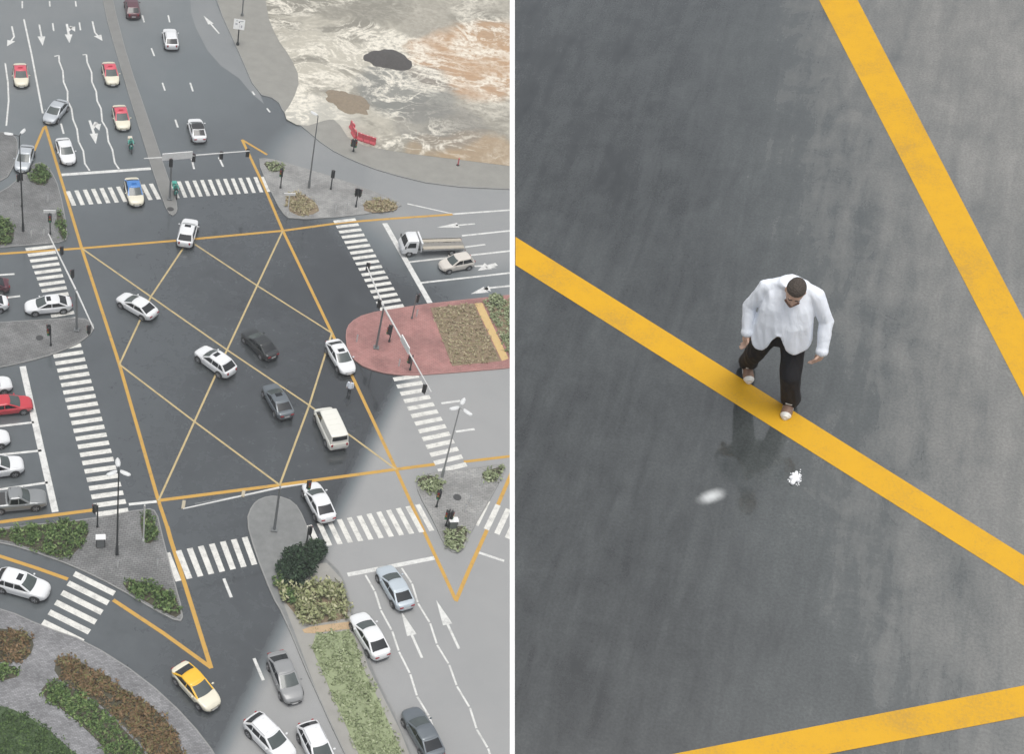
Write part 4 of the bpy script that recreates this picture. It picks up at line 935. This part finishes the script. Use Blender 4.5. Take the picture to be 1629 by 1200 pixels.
def deck_asphalt():
    m = bpy.data.materials.new('deck_asphalt'); m.use_nodes = True; nt = m.node_tree; p = nt.nodes['Principled BSDF']
    P = N(nt, 'ShaderNodeTexCoord').outputs['Object']; d = deck_tone(nt, P)
    n1 = noise_(nt, P, .55, 6, .6, .5); n2 = noise_(nt, P, 2.6, 6, .7, .6); fine = noise_(nt, P, 42, 4, .75); n4 = noise_(nt, P, 130, 2, .6)
    mp = N(nt, 'ShaderNodeMapping'); mp.inputs['Scale'].default_value = (5, .8, 1); mp.inputs['Rotation'].default_value = (0, 0, R_(20)); nt.links.new(P, mp.inputs[0]); st = noise_(nt, mp.outputs[0], 1.2, 5, .6, .5)
    d = math_(nt, 'ADD', d, math_(nt, 'MULTIPLY', math_(nt, 'SUBTRACT', n1, .5), .40)); d = math_(nt, 'ADD', d, math_(nt, 'MULTIPLY', math_(nt, 'SUBTRACT', n2, .5), .34)); d = math_(nt, 'ADD', d, math_(nt, 'MULTIPLY', math_(nt, 'SUBTRACT', st, .5), .42), True)
    r = nt.nodes.new('ShaderNodeValToRGB'); nt.links.new(d, r.inputs[0]); r.color_ramp.elements[0].color = (.014, .0165, .017, 1); r.color_ramp.elements[1].color = (.26, .255, .24, 1)
    e = r.color_ramp.elements.new(.45); e.color = (.080, .088, .087, 1)
    q0 = D(1132, 790); dd = nt.nodes.new('ShaderNodeVectorMath'); dd.operation = 'DISTANCE'
    mq = N(nt, 'ShaderNodeMapping'); mq.inputs['Location'].default_value = (-q0.x, -q0.y, 0); nt.links.new(P, mq.inputs[0])
    mt = N(nt, 'ShaderNodeMapping'); mt.inputs['Rotation'].default_value = (0, 0, R_(-42)); nt.links.new(mq.outputs[0], mt.inputs[0])
    mr = N(nt, 'ShaderNodeMapping'); mr.inputs['Scale'].default_value = (.9, 1.75, 1); nt.links.new(mt.outputs[0], mr.inputs[0]); nt.links.new(mr.outputs[0], dd.inputs[0])
    hand_glint = maprange(nt, math_(nt, 'ADD', dd.outputs['Value'], math_(nt, 'MULTIPLY', math_(nt, 'SUBTRACT', noise_(nt, P, 16, 4, .6), .5), .06)), .0, .16, .72, 0.)  # soft white smear painting the reflection of the man's hand
    c = mixc(nt, 1., r.outputs[0], mixc(nt, maprange(nt, fine, .3, .7), (.80, .80, .80), (1.2, 1.2, 1.2)), 'MULTIPLY'); c = mixc(nt, hand_glint, c, (.72, .74, .73)); nt.links.new(c, p.inputs['Base Color'])
    rr = math_(nt, 'ADD', maprange(nt, d, .28, .75, .03, .6), math_(nt, 'MULTIPLY', math_(nt, 'SUBTRACT', n2, .5), .2), True); nt.links.new(rr, p.inputs['Roughness'])
    nt.links.new(maprange(nt, d, .2, .8, 1., 0.), p.inputs['Coat Weight']); p.inputs['Coat Roughness'].default_value = .04; p.inputs['Coat IOR'].default_value = 1.5
    b = N(nt, 'ShaderNodeBump', Strength=.06, Distance=.003); nt.links.new(math_(nt, 'ADD', fine, n4), b.inputs['Height']); nt.links.new(b.outputs[0], p.inputs['Normal'])
    return m
THK = .34
def deck():
    px = [(819, -90), (819, 100), (819, 300), (819, 500), (819, 700), (819, 900), (819, 1100), (819, 1300), (1760, 1300), (1760, -90)]
    pts = [D(*p) for p in px]; pts = pts if area2(pts) > 0 else pts[::-1]
    bm = bmesh.new(); ngon(bm, pts); o = obj('upper_road', bm, deck_asphalt()); o.matrix_world = DM; tag(o, kind='structure')
    lows = [D(811, y, -.02) for y in (-90, 100, 300, 500, 700, 900, 1100, 1300)]+[D(1760, 1300)-Vector((0, 0, THK)), D(1760, -90)-Vector((0, 0, THK))]
    if area2([D(*p) for p in px]) <= 0: lows = lows[::-1]
    bm = bmesh.new(); n = len(pts); up = [bm.verts.new((p.x, p.y, -.002)) for p in pts]; lo = [bm.verts.new(q) for q in lows]
    for i in range(n): bm.faces.new((lo[i], lo[(i+1) % n], up[(i+1) % n], up[i]))
    bm.faces.new(lo[::-1]); bm.faces.new(up)
    o = obj('added_divider_slab', bm, mat('divider_white', (.84, .84, .83), .6, var=.04)); o.matrix_world = DM; tag(o, kind='structure')  # white slab edge added as a divider between the two views
    bm = bmesh.new()
    def band(px, wd, z):
        ps = [D(*p)+Vector((0, 0, z)) for p in px]; d = (ps[-1]-ps[0]).normalized(); nn = Vector((-d.y, d.x, 0))*wd/2
        grid_patch(bm, [[ps[0].lerp(ps[-1], i/24)+nn*k for k in (-1, 0, 1)] for i in range(25)])
    def quadband(c, z):
        a0, a1, b0, b1 = [D(*p)+Vector((0, 0, z)) for p in c]
        grid_patch(bm, [[a0.lerp(b0, i/24), a0.lerp(b0, i/24).lerp(a1.lerp(b1, i/24), .5), a1.lerp(b1, i/24)] for i in range(25)])
    quadband([(820, 377), (820, 422), (1760, 967), (1760, 1016)], .003)
    quadband([(1236, -130), (1297, -130), (1760, 887), (1760, 762)], .003)
    quadband([(1060, 1203), (1060, 1250), (1760, 1066), (1760, 1116)], .004)
    m = bpy.data.materials.new('worn_yellow_line'); m.use_nodes = True; nt = m.node_tree; p = nt.nodes['Principled BSDF']; P = N(nt, 'ShaderNodeTexCoord').outputs['Object']
    n1 = noise_(nt, P, 1.6, 6, .7); n2 = noise_(nt, P, 45, 4, .75); f = maprange(nt, math_(nt, 'ADD', n1, math_(nt, 'MULTIPLY', n2, .9)), .62, 1.02, .62, 1.)
    cc = mixc(nt, n1, (.54, .285, .008), (.66, .37, .016)); nt.links.new(mixc(nt, f, (.2, .16, .09), cc), p.inputs['Base Color']); p.inputs['Roughness'].default_value = .6; p.inputs['Specular IOR Level'].default_value = .3
    b = N(nt, 'ShaderNodeBump', Strength=.2, Distance=.003); nt.links.new(n2, b.inputs['Height']); nt.links.new(b.outputs[0], p.inputs['Normal'])
    o = obj('upper_road_yellow_marking', bm, m); o.matrix_world = DM; tag(o, kind='structure')
deck()
def cloth_mat(name, col):
    m = bpy.data.materials.new(name); m.use_nodes = True; nt = m.node_tree; p = nt.nodes['Principled BSDF']; p.inputs['Roughness'].default_value = .85; p.inputs['Base Color'].default_value = (*col, 1)
    P = N(nt, 'ShaderNodeTexCoord').outputs['Object']; mp = N(nt, 'ShaderNodeMapping'); mp.inputs['Scale'].default_value = (9, 9, 3.2); nt.links.new(P, mp.inputs[0])
    nz = noise_(nt, mp.outputs[0], 1.0, 4, .55, .8); b = N(nt, 'ShaderNodeBump', Strength=.55, Distance=.03); nt.links.new(nz, b.inputs['Height']); nt.links.new(b.outputs[0], p.inputs['Normal'])
    MATS[name] = m; return m
SHIRT = cloth_mat('white_shirt_cloth', (.80, .84, .90)); TROUS = cloth_mat('black_trouser_cloth', (.022, .022, .025))
def walking_man():
    t = thing('person', 'man in a loose white shirt and black trousers stepping over the yellow line, seen close', 'person', (0, 0, 0)); t.matrix_world = DM @ Matrix.Translation((.02, .06, 0))
    V = 0.0065
    hipR, hipL = Vector((-.10, .03, .86)), Vector((.10, .02, .86))
    kneeR, kneeL = Vector((-.185, .13, .47)), Vector((.155, -.10, .48))
    ankR, ankL = Vector((-.235, .325, .105)), Vector((.205, -.03, .095))
    shR, shL = Vector((-.20, .085, 1.37)), Vector((.205, .085, 1.37)); elR, elL = Vector((-.315, .07, 1.09)), Vector((.345, .05, 1.09)); wrR, wrL = Vector((-.285, -.05, .86)), Vector((.365, -.10, .845))
    hc = Vector((.035, -.095, 1.515)); hr = Matrix.Rotation(R_(24), 3, 'X') @ Matrix.Rotation(R_(6), 3, 'Y')
    # continuous body
    bm = bmesh.new(); T = head(bm, hc, 1.04, hr)
    capsule(bm, (0.01, .085, 1.38), hc+Vector((0, .04, -.07)), .060, .056)
    loft(bm, [ell((0, .09, 1.42), .06, .05), ell((0, .09, 1.38), .12, .07), ell((0, .05, 1.26), .17, .11), ell((0, .02, 1.05), .16, .13), ell((0, .03, .9), .16, .12), ell((0, .03, .82), .12, .1)])
    for a, b, c, hdir, sd in ((shR, elR, wrR, (.05, -.12, -1), (.35, -1, 0)), (shL, elL, wrL, (-.25, -.12, -1), (-.5, -1, 0))):
        capsule(bm, a+Vector((0, 0, -.06)), b, .04, .036); capsule(bm, b, c, .036, .027); hand(bm, c, hdir, sd, 1.12)
    for a, b, c in ((hipR, kneeR, ankR), (hipL, kneeL, ankL)): capsule(bm, a, b, .08, .05); capsule(bm, b, c, .05, .036)
    remeshed('body', bm, SKIN, t, V, 3)
    eyes(t, T, 1.04)
    # short dark hair: a cap over the crown and back of the skull
    bm = bmesh.new(); rings = []
    for z, rx, ry, yo in ((-.03, .060, .060, .045), (.01, .074, .080, .030), (.045, .0795, .092, .016), (.072, .0755, .094, .012), (.098, .060, .079, .012), (.119, .036, .05, .012), (.126, .012, .016, .012)):
        rings.append([T(math.cos(a)*rx, math.sin(a)*ry+yo, z) for a in [2*math.pi*i/20 for i in range(20)]])
    loft(bm, rings); remeshed('hair', bm, HAIR, t, .005, 2)
    bm = bmesh.new(); capsule(bm, T(-.05, -.062, -.075), T(0, -.088, -.108), .014, .018, 8, 3); capsule(bm, T(.05, -.062, -.075), T(0, -.088, -.108), .014, .018, 8, 3); remeshed('beard', bm, mat('stubble', (.20, .125, .095), .8), t, .005, 2)
    # loose shirt with an open front hem
    bm = bmesh.new(); n = 48
    prof = [(1.485, .075, .085, .03), (1.47, .10, .10, .06), (1.43, .155, .10, .09), (1.36, .200, .130, .075), (1.25, .222, .160, .04), (1.1, .235, .178, .005), (.98, .248, .190, 0), (.86, .268, .20, 0)]
    rings = []
    for k, (z, rx, ry, yo) in enumerate(prof):
        ring = []
        for i in range(n):
            a = 2*math.pi*i/n; f = k/(len(prof)-1)
            wob = 1+.028*f*math.sin(5*a+1.3)+.02*f*math.sin(9*a+z*6)
            zz = z
            if k >= 5:
                da = (a-math.radians(266)+math.pi) % (2*math.pi)-math.pi      # open front
                lift = .20*math.exp(-(da/.24)**2)
                tails = -.075*math.exp(-((da+.62)/.34)**2)-.05*math.exp(-((da-.85)/.35)**2)
                zz = z+(lift+tails)*{5: .12, 6: .45, 7: 1.}[k]
            ring.append(Vector((math.cos(a)*rx*wob, math.sin(a)*ry*wob+yo, zz)))
        rings.append(ring)
    last = rings[-1]
    loft(bm, rings+[[Vector((p.x*.95, p.y*.95, p.z-.012)) for p in last], [Vector((p.x*.78, p.y*.78, p.z+.03)) for p in last], [Vector((p.x*.45, p.y*.45, .97)) for p in last], [Vector((p.x*.15, p.y*.15, 1.0)) for p in last]], cap=True)
    for a, b, c in ((shR, elR, wrR), (shL, elL, wrL)):
        capsule(bm, a+Vector((0, 0, -.03)), b, .076, .058, 16); capsule(bm, b, c+(c-b).normalized()*-.005, .060, .046, 16, 2)
        capsule(bm, Vector((a.x*.35, .085, 1.42)), a+Vector((0, 0, -.03)), .060, .072, 14)
        d = (c-b).normalized(); capsule(bm, c-d*.06, c-d*.01, .046, .052, 16, 2)
    wrinkle(remeshed('shirt', bm, SHIRT, t, .0075, 4), .010, 8)
    bm = bmesh.new(); capsule(bm, T(-.045, -.02, -.125), T(0, -.075, -.155), .014, .012, 8, 3); capsule(bm, T(.045, -.02, -.125), T(0, -.075, -.155), .014, .012, 8, 3); remeshed('collar', bm, SHIRT, t, .005, 2)
    # trousers
    bm = bmesh.new(); loft(bm, [ell((0, .02, 1.0), .175, .135), ell((0, .025, .9), .185, .14), ell((0, .03, .8), .17, .13)])
    for a, b, c in ((hipR, kneeR, ankR), (hipL, kneeL, ankL)):
        capsule(bm, a, b, .115, .092, 16); d = (c-b).normalized(); capsule(bm, b, c-d*.03, .092, .084, 16, 2); capsule(bm, c-d*.10, c+d*.015, .084, .090, 16, 2)
    wrinkle(remeshed('trousers', bm, TROUS, t, .008, 4), .009, 9)
    # trainers: brown uppers, white toes and soles
    for ank, pit, yawd in ((ankR, .0, 14), (ankL, 0, -4)):
        gz_ = 0.0; c = Vector((ank.x, ank.y, gz_)); ry = Matrix.Rotation(R_(yawd), 3, 'Z')
        f = lambda x, y, z: c+ry @ Vector((x, y, z))
        bm = bmesh.new(); rings = []
        for y, wd, h in ((.085, .032, .075), (.06, .042, .10), (0, .044, .11), (-.06, .046, .085), (-.12, .052, .06), (-.17, .046, .05), (-.20, .025, .038)):
            rings.append([f(math.cos(q)*wd, y, .02+max(0, math.sin(q))*h*.85) for q in [math.pi*i/9 for i in range(10)]]+[f(-wd, y, .018), f(wd, y, .018)])
        loft(bm, rings); sh = obj('shoe', bm, mat('tan_trainer', (.24, .15, .105), .6), t, True, 60)
        bm = bmesh.new(); loft(bm, [[f(x*k, y*k2-.055, z) for x, y in [(math.cos(2*math.pi*i/24)*.056*(1-.12*math.cos(2*math.pi*i/24)**2), math.sin(2*math.pi*i/24)*.158) for i in range(24)]] for z, k, k2 in ((0.001, .97, .98), (.012, 1, 1), (.030, .98, .99))]); obj('sole', bm, mat('white_sole', (.74, .72, .68), .5), sh, True)
        for nm, seg in (('toe_cap', ((-.158, .051, .056), (-.168, .048, .054), (-.18, .043, .050), (-.203, .026, .041))), ('heel_tab', ((.098, .030, .085), (.075, .040, .100), (.05, .0445, .110)))):
            bm = bmesh.new(); rg = []
            for y, wd, h in seg:
                rg.append([f(math.cos(q)*wd, y, .021+max(0, math.sin(q))*h*.88) for q in [math.pi*i/9 for i in range(10)]]+[f(-wd, y, .020), f(wd, y, .020)])
            loft(bm, rg); obj(nm, bm, mat('white_trainer', (.74, .72, .66), .5), sh, True, 60)
        for y in (-.085, -.06, -.035):
            bm = bmesh.new(); capsule(bm, f(-.025, y, .075-.55*y*.55), f(.025, y, .075-.55*y*.55), .006, .006, 8, 2); obj('lace', bm, mat('white_trainer', (.74, .72, .66), .5), sh, True)
walking_man()
def specks(px, sg, n, size, label, seed, core=0):  # white lumps and specks added to form a white spot
    rnd = random.Random(seed); c0 = D(*px); bm = bmesh.new()
    for _ in range(n):
        x, y = rnd.gauss(0, sg*.85), rnd.gauss(0, sg*1.1); rr = size*rnd.uniform(.5, 1.3)
        x += .5*y*.4
        loft(bm, [[Vector((x+math.cos(a)*rr*k, y+math.sin(a)*rr*k, z)) for a in [i*math.pi/4 for i in range(8)]] for k, z in ((1, 0.0005), (.9, rr*.45), (.5, rr*.75), (.12, rr*.85))])
    for k in range(core):
        a = k*2*math.pi/core+.3; kk = rnd.uniform(.6, 1.35); p = Vector((math.cos(a+rnd.uniform(-.4, .4))*.04*kk, math.sin(a)*.055*kk, .012)); capsule(bm, p*.3+Vector((0, 0, .006)), p, .026, rnd.uniform(.010, .024), 10, 3)
    o = obj('speck_patch', bm, mat('white_specks', (.78, .79, .80), .7), smooth=True, ang=60); o.matrix_world = DM @ Matrix.Translation(c0); tag(o, label, 'specks', kind='stuff')
specks((1265, 761), .030, 110, .007, 'sharp white blob on the wet road below the striding man', 3, 6)

# --- small figures of the junction
def small_person(loc, rot, label, shirt, trouser, pose='stand', helmet=None, zoff=0):
    t = thing('person', label, 'person', loc, rot); V = .016
    if pose == 'stand':
        hip = [Vector((s*.09, 0, .86)) for s in (-1, 1)]; knee = [Vector((-.1, .06, .47)), Vector((.1, -.1, .48))]; ank = [Vector((-.11, .18, .1)), Vector((.11, -.12, .09))]
        sh = [Vector((s*.21, .02, 1.4)) for s in (-1, 1)]; el = [Vector((s*.30, .03, 1.12)) for s in (-1, 1)]; wr = [Vector((s*.30, -.06, .88)) for s in (-1, 1)]; hc = Vector((0, -.03, 1.6)); tor = [(0, .02, .86), (0, .02, 1.1), (0, .03, 1.4)]
    else:                                                # seated on the scooter, facing -Y
        hip = [Vector((s*.1, .18, .82)) for s in (-1, 1)]; knee = [Vector((s*.20, -.22, .74)) for s in (-1, 1)]; ank = [Vector((s*.17, -.18, .32)) for s in (-1, 1)]
        sh = [Vector((s*.2, .05, 1.32)) for s in (-1, 1)]; el = [Vector((s*.30, -.16, 1.12)) for s in (-1, 1)]; wr = [Vector((s*.28, -.42, 1.08)) for s in (-1, 1)]; hc = Vector((0, -.04, 1.54)); tor = [(0, .2, .84), (0, .16, 1.05), (0, .07, 1.33)]
    bm = bmesh.new(); T = head(bm, hc, 1.05); capsule(bm, Vector(tor[2])+Vector((0, 0, .03)), hc+Vector((0, .02, -.06)), .06, .055)
    loft(bm, [ell(tor[2], .12, .08, 14), ell(tor[1], .14, .1, 14), ell(tor[0], .14, .1, 14)])
    for i, s in enumerate((-1, 1)):
        capsule(bm, sh[i], el[i], .05, .042); capsule(bm, el[i], wr[i], .04, .028); hand(bm, wr[i], wr[i]-el[i], (-s*.3, -.5, .5), 1.1)
        capsule(bm, hip[i], knee[i], .075, .05); capsule(bm, knee[i], ank[i], .05, .035)
    remeshed('body', bm, SKIN, t, V*.7, 2)
    bm = bmesh.new(); loft(bm, [ell(Vector(tor[2])+Vector((0, 0, .05)), .09, .07, 16), ell(tor[2], .2, .12, 16), ell(tor[1], .215, .16, 16), ell(tor[0], .215, .165, 16), ell(Vector(tor[0])-Vector((0, 0, .14 if pose == 'stand' else .08)), .23 if pose == 'stand' else .2, .18 if pose == 'stand' else .15, 16)])
    for i in range(2): capsule(bm, sh[i], el[i], .085, .068); capsule(bm, el[i], wr[i], .066, .05)
    remeshed('shirt', bm, shirt, t, V, 4)
    bm = bmesh.new(); loft(bm, [ell(Vector(tor[0])+Vector((0, 0, .06)), .17, .13, 16), ell(Vector(tor[0])-Vector((0, 0, .06)), .165, .125, 16)])
    for i in range(2): capsule(bm, hip[i], knee[i], .1, .08); capsule(bm, knee[i], ank[i], .078, .065)
    remeshed('trousers', bm, trouser, t, V, 4)
    for i in range(2):
        bm = bmesh.new(); capsule(bm, ank[i]+Vector((0, .04, -.055)), ank[i]+Vector((0, -.13, -.06)), .05, .04, 10, 3, (1, .8)); obj('shoe', bm, BLACK, t, True)
    bm = bmesh.new(); rings = []
    k = 1.0 if helmet is None else 1.28
    for z, rx, ry, yo in ((-.01, .073, .078, .030), (.045, .079, .094, .014), (.08, .072, .09, .012), (.108, .048, .066, .012), (.124, .014, .02, .012)):
        rings.append([T(math.cos(a)*rx*k, math.sin(a)*ry*k+yo, z*k) for a in [2*math.pi*i/16 for i in range(16)]])
    loft(bm, rings); obj('helmet' if helmet else 'hair', bm, helmet or HAIR, t, True, 80)
    return t
c = G(555, 626); small_person((c.x, c.y, .0), R_(-10), 'tiny pedestrian in a white shirt crossing the yellow box near the red median', SHIRT, TROUS)
TEAL = mat('teal_cloth', (.10, .42, .34), .7); TEALP = carpaint('teal', (.06, .38, .30)); CARGO = mat('cream_box', (.66, .60, .50), .5)
def scooter(rear, front, label, plabel, boxm):
    a, b = G(*rear, .5), G(*front, .5); c = (a+b)/2; rz = math.atan2(b.y-a.y, b.x-a.x)
    t = thing('delivery_scooter', label, 'scooter', (c.x, c.y, 0), rz+math.pi/2, 'delivery scooters')       # faces -Y
    bm = bmesh.new(); loft(bm, [ell((0, y, z), wd, h, 14, Matrix.Rotation(R_(90), 3, 'X')) for y, z, wd, h in ((.72, .6, .06, .06), (.6, .62, .14, .14), (.2, .58, .15, .16), (.0, .42, .13, .08), (-.3, .36, .13, .06), (-.42, .5, .14, .12))]); obj('body', bm, BLACK, t, True, 60)
    bm = bmesh.new(); loft(bm, [ell((0, y, z), wd, .05, 14, Matrix.Rotation(R_(75), 3, 'X')) for y, z, wd in ((-.40, .35, .16), (-.46, .65, .2), (-.44, .95, .14), (-.42, 1.02, .06))]); obj('front_shield', bm, TEALP, t, True, 60)
    bm = bmesh.new(); box(bm, (0, .26, .77), (.28, .75, .1), None, .04); obj('seat', bm, RUBBER, t, True)
    for y in (-.68, .6):
        bm = bmesh.new(); tube(bm, (-.06, y, .28), (.06, y, .28), .28, n=20); wl = obj('wheel', bm, RUBBER, t); bm = bmesh.new(); tube(bm, (-.066, y, .28), (.066, y, .28), .16, n=14); obj('rim', bm, ALLOY, wl)
    bm = bmesh.new(); tube(bm, (0, -.68, .28), (0, -.46, 1.02), .04); box(bm, (0, -.66, .58), (.13, .3, .05), None, .02); obj('fork', bm, DPOLE, t)
    bm = bmesh.new(); tube(bm, (-.34, -.42, 1.06), (.34, -.42, 1.06), .025); obj('handlebar', bm, BLACK, t)
    bm = bmesh.new(); box(bm, (0, -.53, .92), (.16, .08, .14), None, .03); obj('headlight', bm, HEADL, t)
    for s in (-1, 1):
        bm = bmesh.new(); tube(bm, (s*.28, -.42, 1.06), (s*.36, -.44, 1.22), .012); box(bm, (s*.38, -.44, 1.25), (.14, .03, .09), None, .02); obj('mirror', bm, BLACK, t)
    bx = thing('delivery_box', 'teal box on the back of the scooter' if boxm is TEALP else 'cream box on the back of the scooter', 'box', (0, 0, 0)); 
    bpy.data.objects.remove(bx)
    bm = bmesh.new(); box(bm, (0, .72, 1.05), (.52, .5, .5), None, .04); bo = obj('delivery_box', bm, boxm, t, True); bm = bmesh.new(); box(bm, (0, .72, 1.31), (.5, .48, .03), None, .01); obj('box_lid', bm, boxm, bo)
    small_person((c.x, c.y, 0), rz+math.pi/2, plabel, TEAL, TROUS, 'ride', TEALP)
scooter((205, 218), (211, 248), 'delivery scooter with cream box in front of the red roofed taxi', 'rider in teal on the scooter before the red roofed taxi', CARGO)
scooter((275, 292), (283, 318), 'delivery scooter with teal box beside the upper median nose', 'rider in teal on the scooter beside the upper median nose', TEALP)

# ------------------------------------------------------------------ thin haze over the junction, added to lift dark tones
bm = bmesh.new(); box(bm, (0, 150, 48), (700, 520, 98.4)); hz = bpy.data.materials.new('added_haze'); hz.use_nodes = True; nt = hz.node_tree
nt.nodes.remove(nt.nodes['Principled BSDF']); pv = nt.nodes.new('ShaderNodeVolumePrincipled'); pv.inputs['Color'].default_value = (.92, .95, .96, 1); pv.inputs['Density'].default_value = .0005
nt.links.new(pv.outputs[0], nt.nodes['Material Output'].inputs['Volume']); tag(obj('added_haze', bm, hz), 'thin pale haze added over the whole junction', 'added_haze', kind='stuff')
